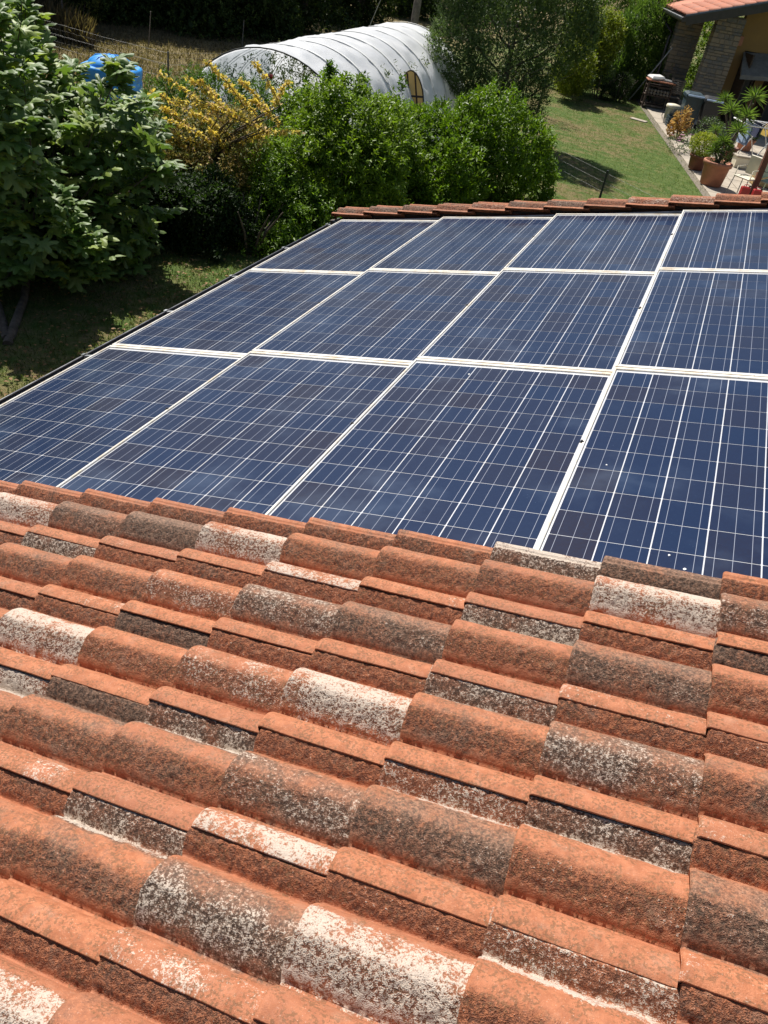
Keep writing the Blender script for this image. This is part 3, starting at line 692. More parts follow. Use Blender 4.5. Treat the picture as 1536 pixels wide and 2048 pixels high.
figb = [blob(100, 330, 6.6, 150), blob(210, 250, 7.0, 95), blob(250, 400, 6.7, 90), blob(60, 170, 7.2, 120), blob(10, 60, 7.4, 80), blob(290, 320, 6.8, 60), blob(130, 480, 6.3, 100), blob(-60, 300, 6.6, 150), blob(-40, 500, 6.3, 110), blob(240, 140, 7.2, 24), blob(20, 420, 6.2, 110), blob(250, 490, 6.5, 50), blob(-200, 250, 6.8, 190), blob(-220, 470, 6.0, 170), blob(-330, 100, 7.5, 220), blob(-90, 100, 7.3, 150), blob(70, 455, 5.3, 105), blob(-50, 540, 5.1, 120), blob(160, 520, 5.7, 55), blob(270, 470, 7.2, 60), blob(215, 500, 6.4, 50)]  # leftmost clumps lie out of view, added to shade the ground
figb += [((-4.7, 5.5, .40), (.7, .7, .6)), ((-4.0, 5.0, -.25), (.55, .5, .5)), blob(230, 310, 8.2, 120), blob(290, 380, 8.3, 90), blob(130, 240, 8.4, 80), ((-5.6, 4.2, .6), (1.0, .9, .8)), ((-6.2, 5.6, 1.4), (1.1, 1.0, .9))]  # extra crown clumps added for the shade they cast, some out of view
Pf, Nf = crown_points(figb, 680, (.80, 1.08), .9)
limb = MB(); tr = MB()
T0 = Vector(FB); T1 = at(60, 520, 6.0); T2 = at(90, 400, 6.4)
tr.tube([T0 - Vector(FB), T0.lerp(T1, .5) - Vector(FB) + Vector((.06, 0, 0)), T1 - Vector(FB), T2 - Vector(FB)], [.055, .048, .042, .03], 9); tr.build('trunk', M['bark'], fig)
tr2 = MB(); q = at(-40, 480, 6.2); tr2.tube([Vector((-.1, .1, 0)), q.lerp(T0, .4) - Vector(FB), q - Vector(FB)], [.055, .05, .04], 8); tr2.build('trunk', M['bark'], fig)
specs = []
for p, nn in zip(Pf, Nf):
    tipv = Vector(p); c0 = T1.lerp(T2, random.random()) if random.random() < .7 else q
    H = c0.lerp(tipv, .5) + Vector((random.uniform(-.15, .15), random.uniform(-.15, .15), -.12))
    pts = [c0 * (1 - s) ** 2 + H * 2 * s * (1 - s) + tipv * s * s for s in (0, .25, .5, .75, 1)]
    if random.random() < .6: limb.tube([a - Vector(FB) for a in pts], [.020, .016, .012, .009, .005], 5)
    dirn = (tipv - pts[3]).normalized() * .5 + Vector(nn) * .4 + Vector((0, 0, .45))
    nl = random.randint(5, 8)
    for i in range(nl):
        an = i * 2.4 + random.random(); rad = Vector((math.cos(an), math.sin(an), random.uniform(.0, .35))); back = i * .035
        tt = (rad * random.uniform(.8, 1.0) + dirn * .25).normalized()
        specs.append((tipv - dirn.normalized() * back + tt * random.uniform(.04, .09), tt, random.uniform(.14, .215) * (1.0 - .03 * i)))
limb.build('branch', M['bark'], fig)
Pi, Ni = crown_points(figb, 3600, (.35, .85), .2)
inner = [(Vector(p), (Vector(n_) + Vector(rng.normal(size=3)) * .7).normalized(), random.uniform(.13, .20)) for p, n_ in zip(Pi, Ni)]
camv = Vector(CAM)
def in_view(p):
    d = p - camv; z = -(d.x * BK[0] + d.y * BK[1] + d.z * BK[2])
    x = 768 + F_PX * (d.x * RT[0] + d.y * RT[1] + d.z * RT[2]) / z; y = 1024 - F_PX * (d.x * UP[0] + d.y * UP[1] + d.z * UP[2]) / z
    return -20 < x < 1540 and -20 < y < 2060
specs.sort(key=lambda s: (not in_view(s[0]), (s[0] - camv).length - s[2] * 6))
def leaf_matrix(p, d, sz):
    up_ = Vector((0, 0, 1)) + Vector((random.uniform(-.45, .45), random.uniform(-.45, .45), 0)) ; x = d.normalized(); y = up_.cross(x).normalized(); z = x.cross(y)
    m = Matrix((x, y, z)).transposed() * sz; m = m.to_4x4(); m.translation = p; return m
offm = Matrix.Translation(-Vector(FB))
for i, (p, d, sz) in enumerate(specs[:300]):
    o = bpy.data.objects.new('leaf', fl_ms[random.choice([0, 0, 1, 1, 2, 3, 4, 5] if random.random() < .25 else [0, 1, 2, 3, 4])]); COL.objects.link(o); o.parent = fig
    o.matrix_local = offm @ leaf_matrix(p, d, sz)
rest = []
for p, d, sz in specs[300:] + inner:
    i = random.randrange(5); V, F = flv[i]; mm = np.array(offm @ leaf_matrix(p, d, sz))
    rest.append((V @ mm[:3, :3].T + mm[:3, 3], F, np.tile(np.array(tints[i]) * random.uniform(.7, 1.15), (len(V), 1))))
foliage('foliage', cat(*rest), M['leaf_fig'], fig, 'stuff')

# ------------------------------------------------------------------ small leaved tree in the lawn
PB = (-2.45, 20.0, GZ); pear = empty('tree', PB, 0, 'grey green small leaved fruit tree standing between polytunnel and lawn', 'tree')
pb = [blob(1000, 90, 20.2, 118), blob(930, 60, 20.0, 70), blob(1085, 95, 20.6, 78), blob(1000, -40, 20.4, 120), blob(925, 150, 19.8, 52), blob(1040, 180, 20.2, 62), blob(960, 190, 19.8, 45), blob(1120, 30, 21.0, 70), blob(1100, -60, 20.6, 90)]
A_ = shoots(lumpy(pb, 5, seed=7), 9500, .32, 9, .080, .45, (.085, .135, .045), (.150, .205, .080), up=.85, spread=.45, fill=15000, fillcol=None, fleaf=.08, clump=2.5)
V, F, C = A_; foliage('crown', (V - np.array(PB), F, C), M['leaf'], pear)
b = MB(); b.tube([(0, 0, -.05), (.05, 0, .8), (-.02, .05, 1.6), (0, 0, 2.6)], [.10, .08, .065, .03], 9); b.build('trunk', M['bark'], pear)
b = MB(); branchwork(b, (0, 0, 0), (.7, 2.2), 1.6, 9, .035, 3); b.build('branch', M['bark'], pear)
b = MB(); v_ = gnd(1073, 228); b.tube([(0, 0, 0), (.02, 0, .5), (.05, .02, 1.3)], [.045, .04, .03], 8)
st_ = empty('tree', tuple(v_), 0, 'slim bare grey stemmed sapling at left edge of lawn under small leaved tree', 'tree'); b.build('trunk', M['bark'], st_)
A_ = shoots([((v_.x, v_.y, GZ + 1.7), (.5, .5, .7))], 160, .25, 7, .06, .42, (.04, .07, .02), (.075, .11, .03), up=.6)
V, F, C = A_; foliage('crown', (V - np.array(v_), F, C), M['leaf'], st_)

# ------------------------------------------------------------------ shrubs right of the tree, by the neighbour's house
def bush(blobs, n, L, leaf, w, c1, c2, label, fill=2500, up=.5, fillcol=None, mat='leaf', spread=.55, name='shrub', per=7, clump=3.0):
    base = (blobs[0][0][0], blobs[0][0][1], GZ)
    return shrub(name, base, shoots(lumpy(down(blobs), 4, seed=int(n)), n, L, per, leaf, w, c1, c2, up=up, spread=spread, fill=fill, fillcol=fillcol, clump=clump), M[mat], label, 'shrub', sh=.8)
bush([blob(1165, 75, 31, 42), blob(1205, 62, 31.5, 42), blob(1150, 130, 29, 36)], 2600, .30, .13, .5, (.16, .20, .02), (.28, .31, .04), 'yellow green leafy bush right of small leaved tree')
bush([blob(1300, 70, 34, 62), blob(1330, 120, 33.5, 40), blob(1270, 130, 33.5, 42), blob(1330, 20, 35, 60), blob(1225, 20, 36, 55), blob(1250, 160, 33, 30)], 6500, .5, .19, .20, (.085, .15, .03), (.15, .23, .05), 'feathery mid green shrub left of neighbour house', up=1.0, spread=.3, fill=9000)
bush([blob(1205, 150, 31, 24), blob(1165, 165, 29.5, 22), blob(1230, 115, 33, 22)], 900, .2, .07, .4, (.09, .14, .05), (.15, .20, .08), 'low grey green plants at top of lawn under yellow green bush', fill=900)
bush([blob(1240, 175, 31.5, 24), blob(1215, 182, 31, 18)], 600, .22, .09, .2, (.025, .045, .015), (.045, .07, .02), 'low dark shrub casting shade at top of lawn', fill=800)
bush([blob(1440, 110, 41, 70), blob(1410, 180, 40, 50), blob(1480, 60, 42, 60)], 2000, .4, .16, .5, (.12, .19, .02), (.20, .28, .04), 'sunlit lime green shrub seen between two stone pillars', fill=1200)

# ------------------------------------------------------------------ dark wood along the back
wpx = [(-150, 45), (-20, 48), (95, 50), (195, 55), (290, 66), (385, 82), (490, 90), (600, 80), (715, 68), (830, 60), (950, 52), (1090, 40)]
wood = [(gnd(a, b_ - 24).x, gnd(a, b_ - 24).y, 2.2 if a < 500 else 2.7) for a, b_ in wpx]
wood += [(wood[k][0] * .5 + wood[k + 1][0] * .5 - 2.2, wood[k][1] * .5 + wood[k + 1][1] * .5 + 1.9, 2.9) for k in (1, 3, 5, 7, 9)]
wl_ = ['at far left behind fig tree top', 'behind dry field left of leaning stakes', 'behind blue tank and dry field', 'left of polytunnel behind thin stake', 'behind left end of polytunnel', 'behind polytunnel ridge, left part',
       'behind polytunnel ridge, middle part', 'behind leaning wooden pole and polytunnel', 'behind polytunnel right end', 'behind small leaved fruit tree', 'behind yellow green bush', 'behind feathery shrub near neighbour roof',
       'in second rank at far left', 'in second rank behind dry field', 'in second rank left of polytunnel', 'in second rank behind polytunnel ridge', 'in second rank behind leaning pole']
for i, (x, y, r) in enumerate(wood):
    e = empty('tree', (x, y, GZ), 0, 'dense dark evergreen tree ' + wl_[i], 'tree', 'dark trees along the back of the garden')
    bl = []; rr = random.Random(i)
    hz = 4.6 if i < 12 else 6.5
    for q in range(17):
        z = GZ + .25 + hz * (max(0, q - 4) / 12); bl.append(((x + rr.uniform(-1, 1) * r * .55, y + rr.uniform(-1, 1) * r * .45, z), (r * rr.uniform(.4, .62), r * rr.uniform(.4, .62), r * rr.uniform(.34, .48))))
    V, F, C = shoots(bl, 2300 if i < 12 else 1500, .36, 7, .13, .5, (.040, .068, .018), (.110, .145, .035), up=.2, spread=.6, fill=5500, fillcol=None, fleaf=.22, clump=1.6, cv=.4)
    foliage('crown', (V - np.array((x, y, GZ)), F, C), M['leaf_dull'], e)
    b = MB(); b.tube([(0, 0, -.1), (.1, 0, 2), (0, .1, hz * .8)], [.22, .16, .06], 8); b.build('trunk', M['bark'], e)
# sunlit weeds at the field edge
def grass(name, n, region, hmin, hmax, c1, c2, mat, label, cat_, lean=.35, mask=None):
    x = rng.uniform(region[0], region[1], n); y = rng.uniform(region[2], region[3], n)
    if mask is not None: k = mask(x, y); x, y = x[k], y[k]
    n = len(x); P = np.stack([x, y, np.full(n, GZ + .0)], 1); D = unit(rng.normal(size=(n, 3)) * lean + np.array([0, 0, 1.])); L = rng.uniform(hmin, hmax, n)
    q = rng.random((n, 1)); C = (np.array(c1) * (1 - q) + np.array(c2) * q) * rng.uniform(.7, 1.2, (n, 1))
    o = foliage(name, leaf_arrays(P, D, randdir(n), L, np.clip(L * .14, .006, .03), C, .1, .3), M[mat]); tag(o, label, cat_, kind='stuff'); return o
def patch(f, th): return lambda x, y: (vn(x, y, f) + rng.normal(size=len(x)) * .12) > th
def vn(x, y, cell): return vnoise(np.asarray(x) + 100, np.asarray(y) + 100, cell, 77)
LAWN = lambda x, y: (x > -3.6) & (x < 3.2 + (20 - y) * .27)
grass('lawn_grass', 45000, (-3.6, 4.6, 13, 34), .02, .06, (.10, .18, .032), (.25, .27, .085), 'grass', 'short green and straw coloured lawn grass beside the neighbour house', 'grass', .6, LAWN)
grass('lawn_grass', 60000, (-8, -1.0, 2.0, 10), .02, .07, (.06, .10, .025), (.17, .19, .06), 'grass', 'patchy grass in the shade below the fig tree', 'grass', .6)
grass('dry_grass', 70000, (-22, -7.4, 12, 29),   .04, .16, (.15, .115, .065), (.25, .20, .12), 'grass', 'dry brown uncut grass of the field behind the blue tank', 'dry grass', .45)
grass('dry_weeds', 9000, (-18, -12.0, 18.5, 23), .3, .9, (.16, .12, .065), (.26, .20, .11), 'grass', 'tall dead weeds at the edge of the wood', 'weeds', .3, lambda x, y: np.abs((y - 19) * .85 + (-x - 16.5) * -.6) < 1.3)
wdb = [((-16.6, 21.6, GZ + .9), (.55, .55, 1.3)), ((-16.4, 21.4, GZ + 2.1), (.45, .45, .9))]
shrub('shrub', (-16.6, 21.6, GZ), shoots(wdb, 420, .4, 7, .10, .35, (.16, .18, .04), (.28, .26, .07), up=.6), M['leaf_dry'], 'pale yellow green climber tuft at edge of dark wood above dry field', 'shrub', sh=.6)
# fallen leaves below the fig
n = 1500; x = rng.uniform(-6.5, -2.2, n); y = rng.uniform(3.0, 8.5, n); L = rng.uniform(.025, .065, n)
Cc = np.array((.30, .18, .08)) * rng.uniform(.5, 1.5, (n, 1))
o = foliage('fallen_leaves', leaf_arrays(np.stack([x, y, np.full(n, GZ + .035)], 1), np.concatenate([rng.normal(size=(n, 2)), np.zeros((n, 1))], 1) + 1e-3, np.tile([0, 0, 1.], (n, 1)), L, L * .7, Cc), M['leaf_dry'])
tag(o, 'dry fallen fig leaves scattered on ground below fig tree', 'fallen leaves', kind='stuff')
# ------------------------------------------------------------------ polytunnel
TG = Vector((-4.79, 12.27, GZ)); TH, TA, THT, TLN = 1.64, 1.84, 2.08, 8.37
tun = empty('polytunnel', tuple(TG), TH, 'white plastic covered polytunnel with open near end full of tomato plants', 'polytunnel')
NH = 9; ns, nphi = NH * 10 + 1, 41
sv, ph = np.meshgrid(np.linspace(0, TLN, ns), np.linspace(0.0, math.pi, nphi), indexing='ij')
fr_ = np.abs(np.sin(sv / TLN * NH * math.pi))
wr = (vnoise(sv * 1.0, ph * 2.0, .35, 5) - .5) * .10 + (vnoise(sv * 1.0 + ph * 2.2, ph * 2.0 - sv * .3, .13, 6) - .5) * .055
cr = np.exp(-((ph - .62 - .05 * np.sin(sv * 3)) / .035) ** 2) * .03 + np.exp(-((ph - 1.0 + .04 * np.sin(sv * 4)) / .03) ** 2) * .02
rr_ = 1 - .010 * fr_ ** .7 - (wr * .50 + cr) * fr_ ** .6
X_ = sv; Y_ = -TA * np.cos(ph) * rr_; Z_ = THT * np.sin(ph) ** .85 * rr_
V = np.stack([X_.ravel(), Y_.ravel(), Z_.ravel()], 1); idx = np.arange(ns * nphi).reshape(ns, nphi)
Fq = np.stack([idx[:-1, :-1].ravel(), idx[1:, :-1].ravel(), idx[1:, 1:].ravel(), idx[:-1, 1:].ravel()], 1)
film = link('film_cover', np_mesh('film_cover', V, Fq, True), M['film'], tun)
for i in range(NH + 1):
    k_ = 1.005 if i == 0 else .982
    b = MB(); b.tube([(i * TLN / NH, -TA * k_ * math.cos(a), THT * k_ * max(0, math.sin(a)) ** .85) for a in np.linspace(0, math.pi, 25)], .006 if i else .014, 6)
    b.build('hoop', M['white'] if i else M['post'], tun)
V = np.array([(.0 + .12 * math.sin(3 * r_ + a * 5) * (1 - r_), -TA * .99 * math.cos(a) * r_, max(.02, THT * .99 * math.sin(a) ** .85 * (r_ * .6 + .4))) for r_ in np.linspace(.25, 1, 8) for a in np.linspace(math.pi * .50, math.pi * .985, 14)])
idx = np.arange(8 * 14).reshape(8, 14); Fq = np.stack([idx[:-1, :-1].ravel(), idx[1:, :-1].ravel(), idx[1:, 1:].ravel(), idx[:-1, 1:].ravel()], 1)
link('end_film', np_mesh('end_film', V, Fq, True), M['clear'], tun)
V = np.array([(TLN, -TA * .985 * math.cos(a) * r_, max(.0, THT * .985 * math.sin(a) ** .85 * r_)) for r_ in np.linspace(0.0, 1, 6) for a in np.linspace(0, math.pi, 20)])
idx = np.arange(6 * 20).reshape(6, 20); Fq = np.stack([idx[:-1, :-1].ravel(), idx[1:, :-1].ravel(), idx[1:, 1:].ravel(), idx[:-1, 1:].ravel()], 1)
link('end_wall', np_mesh('end_wall', V, Fq, True), M['film'], tun)
def frm(o_, rz, v): c, s_ = math.cos(rz), math.sin(rz); return Vector((o_[0] + v[0] * c - v[1] * s_, o_[1] + v[0] * s_ + v[1] * c, o_[2] + v[2]))
tb = []
for i in range(3):
    for j in range(9):
        w = frm(TG, TH, (.35 + j * .9, -1.1 + i * 1.1, .9)); tb.append((tuple(w), (.34, .34, .85)))
a_ = shoots(tb, 1500, .26, 7, .10, .35, (.05, .085, .02), (.12, .14, .05), up=.2, spread=.6, fill=1200)
te = empty('tomato_plants', tuple(TG), 0, 'rows of staked tomato plants inside mouth of polytunnel', 'plants')
V, F, C = a_; foliage('foliage', (V - np.array(TG), F, C), M['leaf_dull'], te, 'stuff')
tf = empty('tomato', tuple(at(541, 153, 12.35)), 0, 'single ripe red tomato hanging in polytunnel mouth', 'tomato')
b = MB(); b.lathe([(.0, -.05), (.035, -.042), (.055, 0), (.04, .038), (.0, .045)], n=12); b.build('fruit', M['red'], tf); MB().tube([(0, 0, .04), (.01, 0, .09)], .005, 5).build('stalk', M['post'], tf)
for i in range(1, NH + 1):
    b = MB(); w_ = .028; A_n = np.linspace(.02, math.pi - .02, 30); x0 = i * TLN / NH
    vs = [(x0 + dx, -TA * 1.004 * math.cos(a), THT * 1.006 * max(0, math.sin(a)) ** .85 + .004) for dx in (-w_, w_) for a in A_n]
    b.add(vs, [(q, q + 1, 31 + q, 30 + q) for q in range(29)], True); b.build('film_strap', M['white'], tun)
# round topped wooden hatch leaning on the tunnel side
hp = at(836, 192, 16.2); hp.z = GZ + .74
hat = empty('wooden_hatch', tuple(hp), math.radians(50), 'oval pale wooden hatch with dark cross frame leaning on side of polytunnel', 'hatch'); hat.rotation_euler.x = math.radians(-28)
def ov(rx, z0, z1, top_): return [(rx * math.cos(a), 0, z0 + (top_ - z0) * (.5 + .5 * math.sin(a))) for a in np.linspace(0, 2 * math.pi, 28, endpoint=False)]
bd = MB(); o1 = ov(.27, 0, 0, 1.02); n = len(o1)
vs = [Vector((p[0], -.012, p[2])) for p in o1] + [Vector((p[0], .012, p[2])) for p in o1]
bd.add(vs, [tuple(range(n)), tuple(range(2 * n - 1, n - 1, -1))] + [(i, n + i, n + (i + 1) % n, (i + 1) % n) for i in range(n)]); bd.build('board', M['hatch'], hat)
rb = MB(); rb.tube([Vector(p) + Vector((0, -.012, 0)) for p in o1 + o1[:1]], .016, 6); rb.build('rim', M['darkwood'], hat)
b = MB(); b.box((0, -.025, .50), (.50, .02, .035)); b.box((-.10, -.026, .5), (.03, .02, .9)); b.box((.09, -.026, .62), (.03, .02, .7)); b.build('cross_frame', M['darkwood'], hat)

# ------------------------------------------------------------------ blue tank, stakes, fences, pole
tp = gnd(226, 200); tk = empty('water_tank', tuple(tp), .3, 'bright blue plastic water tank with domed lid behind fig tree', 'tank')
b = MB()
hw, hh = .60, 1.02
def rsq(r, z, p=3.2): return [(r * abs(math.cos(a)) ** (2 / p) * (1 if math.cos(a) >= 0 else -1), r * abs(math.sin(a)) ** (2 / p) * (1 if math.sin(a) >= 0 else -1), z) for a in np.linspace(0, 2 * math.pi, 36, endpoint=False)]
ZS = .66
lv = [(.57, 0), (.60, .06), (.60, .30), (.575, .33), (.60, .36), (.60, .64), (.575, .67), (.60, .70), (.61, .96), (.60, 1.02), (.56, 1.05)]
vs = [p for r_, z in lv for p in rsq(r_, z * ZS)]; fs = [(i * 36 + k, i * 36 + (k + 1) % 36, (i + 1) * 36 + (k + 1) % 36, (i + 1) * 36 + k) for i in range(len(lv) - 1) for k in range(36)]
b.add(vs, fs, True); b.add(rsq(.56, 1.05 * ZS), [tuple(range(36))]); b.build('tank_body', M['blue'], tk)
b = MB(); b.lathe([(.50, 1.05), (.49, 1.09), (.44, 1.15), (.33, 1.21), (.20, 1.24), (.0, 1.25)], n=28, M=Matrix.Translation((0, 0, 1.05 * ZS - 1.05))); b.build('lid', M['blue'], tk)
b = MB(); zq = 1.05 * ZS - 1.05
for i in range(6): a = i * math.pi / 3; b.tube([(.47 * math.cos(a), .47 * math.sin(a), 1.10 + zq), (.34 * math.cos(a), .34 * math.sin(a), 1.215 + zq), (.1 * math.cos(a), .1 * math.sin(a), 1.255 + zq)], .016, 5)
b.build('lid_rib', M['blue'], tk)
def fence(label, posts, h, mats, wires=(.15, .35, .6, .85), mesh=0.0, r=.022, wm='wire'):
    e = empty('wire_fence', tuple(posts[0]), 0, label, 'fence'); o0 = Vector(posts[0])
    for p in posts:
        q = Vector(p) - o0; b = MB(); b.tube([q + Vector((0, 0, -.1)), q + Vector((0, 0, h))], r, 7); b.build('fence_post', mats, e)
    for w in wires:
        for i in range(len(posts) - 1):
            a, c = Vector(posts[i]) - o0, Vector(posts[i + 1]) - o0; up_ = Vector((0, 0, h * w)); m = (a + c) / 2 + up_ + Vector((0, 0, -.025))
            b = MB(); b.tube([a + up_, m, c + up_], .0022, 4); b.build('wire', M[wm], e)
    if mesh:
        b = MB()
        for i in range(len(posts) - 1):
            a, c = Vector(posts[i]) - o0, Vector(posts[i + 1]) - o0; nn = int((c - a).length / mesh)
            for k in range(1, nn): p = a.lerp(c, k / nn); b.tube([p, p + Vector((0, 0, h * wires[-1]))], .0012, 3)
            for k in range(1, 8): u_ = Vector((0, 0, h * wires[-1] * k / 8)); b.tube([a + u_, c + u_], .0012, 3)
        b.build('mesh_panel', M[wm], e, 'stuff')
    return e
P0 = Vector((.96, 16.82, GZ)); P0.z = GZ
fence('low wire mesh fence with dark green posts crossing lawn beyond roof verge', [P0 + Vector((-3.4, 3.2, 0)), P0, P0 + Vector((3.0, -2.4, 0))], .62, M['post'], (.3, .6, .9), .0, .026)
L0 = at(337, 190, 15.6); L0.z = GZ
L0 = gnd(337, 205)
fence('wire fence with dark post and slack wires left of polytunnel', [L0 + Vector((-3.6, .2, 0)), L0, L0 + Vector((.9, 3.4, 0)), L0 + Vector((1.6, 7.0, 0))], 1.05, M['post'], (.25, .5, .75, .97), .12, .02)
for (px, py, h, ln, lab) in ((297, 96, .95, .10, 'thin grey stake leaning right on bank behind dry field'), (128, 62, .85, 0, 'thin grey stake at far left beside dark wood'), (484, 96, .8, .03, 'short thin stake just left of polytunnel arch')):
    g = gnd(px, py); e = MB().tube([(0, 0, 0), (ln, 0, h)], .016, 6); o = e.build('garden_stake', M['greywood'], None); o.location = g; tag(o, lab, 'stake')
pl = Vector((-8.3, 25.5, GZ)); pl = at(826, 60, 24.5); pl.z = GZ
e = empty('utility_pole', tuple(pl), 0, 'weathered wooden pole rising behind polytunnel with slanting guy wire', 'pole')
MB().tube([(0, 0, 0), (.02, 0, 3), (.03, 0, 6.5)], [.12, .11, .09], 10).build('pole', M['greywood'], e)
MB().tube([(-.02, 0, 5.4), (-1.9, 0, 0)], .012, 5).build('guy_wire', M['steel'], e)

# ------------------------------------------------------------------ neighbour's house
HO = Vector((.55, 30.0, GZ)); HR = math.radians(16.9); SL = math.radians(17.7); EZ = 3.0
nh = empty('neighbour_house', tuple(HO), HR, 'neighbouring house with bright orange tiled roof, stone porch pillars and ochre walls', 'house')
def toH(p): d = Vector(p) - HO; c, s_ = math.cos(-HR), math.sin(-HR); return Vector((d.x * c - d.y * s_, d.x * s_ + d.y * c, d.z))
nr = bpy.data.objects.new('roof', None); COL.objects.link(nr); nr.parent = nh; nr.location = (0, 0, EZ); nr.rotation_euler = (0, -SL, 0)
MB().box((4.0, 5.0, -.05), (8.0, 10.0, .10)).build('roof_deck', M['darkwood'], nr)
b = MB(); b.box((4.0, -.04, -.09), (8.1, .05, .30)); b.build('fascia', M['gutter'], nr)
b = MB(); b.box((4.0, -.075, .035), (8.1, .03, .05)); b.build('verge_flashing', M['flash'], nr)
at_ = MB(); m_ = 9
vs = [Vector((x, .075 * (2 * i / (m_ - 1) - 1) * 1.25, .045 + .055 * math.sin(math.pi * i / (m_ - 1)) + (.02 if x == 0 else 0))) for x in (0, .42) for i in range(m_)]
vs += [v - Vector((0, 0, .014)) for v in vs]
fs = [(i, i + 1, m_ + i + 1, m_ + i) for i in range(m_ - 1)] + [(2 * m_ + i, i, i + 1, 2 * m_ + i + 1)[::-1] for i in range(m_ - 1)] + [(0, m_, 3 * m_, 2 * m_), (m_ - 1, 3 * m_ - 1, 4 * m_ - 1, 2 * m_ - 1)]
at_.add(vs, fs, True); nt_me = at_.mesh('roof_tile'); nt_me.materials.append(M['gtile'])
for i in range(11):
    for j in range(14):
        o = link('roof_tile', nt_me, None, nr); o.location = (i * .36 - .05 + random.uniform(-.008, .008), .06 + j * .19, random.uniform(-.004, .004))
MB().box((4.0, 6.4, .045), (8.0, 7.2, .07)).build('far_roof_tiles', M['gtile'], nr)
gg = MB(); gg.tube([(-.10, -.12, 2.90), (-.10, 9.9, 2.90)], .075, 10); gg.build('gutter', M['gutter'], nh)
MB().tube([(-.185, -.12, 2.965), (-.185, 9.9, 2.965)], .014, 6).build('gutter_rim', M['steel'], nh)
p1 = Vector((.80, 2.8, 0)); p2 = Vector((1.66, 1.0, 0))
MB().tube([(-.12, 3.4, 2.85), (-.14, 3.3, 2.70), (p1.x - .55, p1.y - .1, 2.35), (p1.x - .60, p1.y - .15, 2.2), (p1.x - .60, p1.y - .15, .05)], .045, 8).build('downpipe', M['gutter'], nh)
def pillar(c, w, d, h, seed):
    r = random.Random(seed); core = MB().box((c.x, c.y, h / 2), (w - .05, d - .05, h)).build('pillar', M['mortar'], nh); z = .01; ms = {}
    while z < h - .05:
        hh_ = r.choice((.085, .10, .12, .155)); x = -w / 2
        while x < w / 2 - .05:
            ww = r.choice((.16, .22, .28, .34)); ww = min(ww, w / 2 - x)
            if w / 2 - (x + ww) < .10: ww = w / 2 - x
            k = (round(ww, 2), hh_)
            if k not in ms: ms[k] = MB().box((0, 0, 0), (ww - .014, d, hh_ - .014), bev=.008).mesh('stone'); ms[k].materials.append(M['stone'])
            o = link('stone', ms[k], None, core); o.location = (c.x + x + ww / 2, c.y + r.uniform(-.012, .012), z + hh_ / 2); x += ww
        z += hh_
    return core
pillar(p2, .92, .45, 3.2, 2); pillar(p1, .87, .45, 3.0, 5)
wb = 1.45; wx = 2.22
nw = MB()
for (a0, a1, z0, z1) in ((wx, wx + .34, 0, 3.5), (wx + 1.05, wx + 1.35, 0, 3.6), (wx + 2.3, 8, 0, 4.6), (wx + .34, wx + 1.05, 2.3, 3.6), (wx + 1.35, wx + 2.3, 2.35, 3.9)):
    nw.box(((a0 + a1) / 2, wb, (z0 + z1) / 2), (a1 - a0, .3, z1 - z0))
nw.build('wall', M['ochre'], nh)
for (a0, w_) in ((wx + .70, .66), (wx + 1.83, .9)):
    d_ = MB().box((a0, wb + .05, 1.15), (w_, .05, 2.3)).build('door', M['glass'], nh)
    for sx in (-1, 1): MB().box((a0 + sx * (w_ / 2 - .03), wb + .0, 1.15), (.06, .10, 2.3)).build('door_frame', M['darkwood'], d_)
for i, a0 in enumerate((wx + .36, wx + 1.37)):
    sh = MB()
    sh.box((0, -.33, 1.15), (.05, .62, 2.2)); s_o = sh.build('shutter', M['darkwood'], nh); s_o.location = (a0, wb - .15, 0); s_o.rotation_euler = (0, 0, .25)
    for k in range(20):
        l = MB().box((-.03, -.33, .16 + k * .105), (.016, .54, .07)).build('slat', M['darkwood'], s_o)
cb = MB(); cb.add([(wx + .3, wb - .2, 2.25), (wx + 1.35, wb - .2, 2.35), (wx + 1.2, wb - 1.05, 1.75), (wx + .25, wb - 1.0, 1.65), (wx + .3, wb - .2, 2.22), (wx + 1.35, wb - .2, 2.32), (wx + 1.2, wb - 1.06, 1.62), (wx + .25, wb - 1.01, 1.52)],
    [(0, 1, 2, 3), (7, 6, 5, 4), (3, 2, 6, 7), (0, 3, 7, 4), (1, 5, 6, 2)]); cb.build('canvas_awning', M['blind'], nh)
for k in range(9): MB().box((k * .9 + .4, .6 + 0 * k, EZ + (k * .9 + .4) * math.tan(SL) - .17), (.08, 1.2, .12)).build('rafter', M['darkwood'], nh)
b = MB(); b.box((wx + .05, wb - .25, 2.55), (.12, .16, .28)); b.build('wall_lamp', M['terracotta'], nh)
# patio paving laid along the edge of the lawn
pa = empty('patio', (3.25, 19.6, GZ), math.atan2(13.0, -3.5) - math.pi / 2, None); pa['kind'] = 'structure'
MB().box((2.9, 7.5, -.04), (6.2, 17.4, .10)).build('patio_bed', M['mortar'], pa)
sl_me = [MB().box((0, 0, .0), (w_, .94, .04), bev=.006).mesh('slab') for w_ in (.94, .94)]
for s_ in sl_me: s_.materials.append(M['concrete'])
for i in range(6):
    for j in range(18):
        o = link('slab', sl_me[0], None, pa); o.location = (.45 + i * .96 + random.uniform(-.004, .004), -.8 + j * .96, .022 + random.uniform(-.003, .003)); o.rotation_euler = (0, 0, random.uniform(-.006, .006))
PZ = GZ + .045
def item(name, px, py, label, cat_, rz=0, z=None):
    g = gnd(px, py, PZ if z is None else z); return empty(name, tuple(g), rz, label, cat_)
o = MB().box((0, 0, .015), (.55, .28, .035), bev=.008).build('paving_stone', M['concrete']); o.location = gnd(1277, 241); o.rotation_euler = (0, 0, -.2); tag(o, 'lone pale paving stone set in dry lawn near path', 'paving stone')
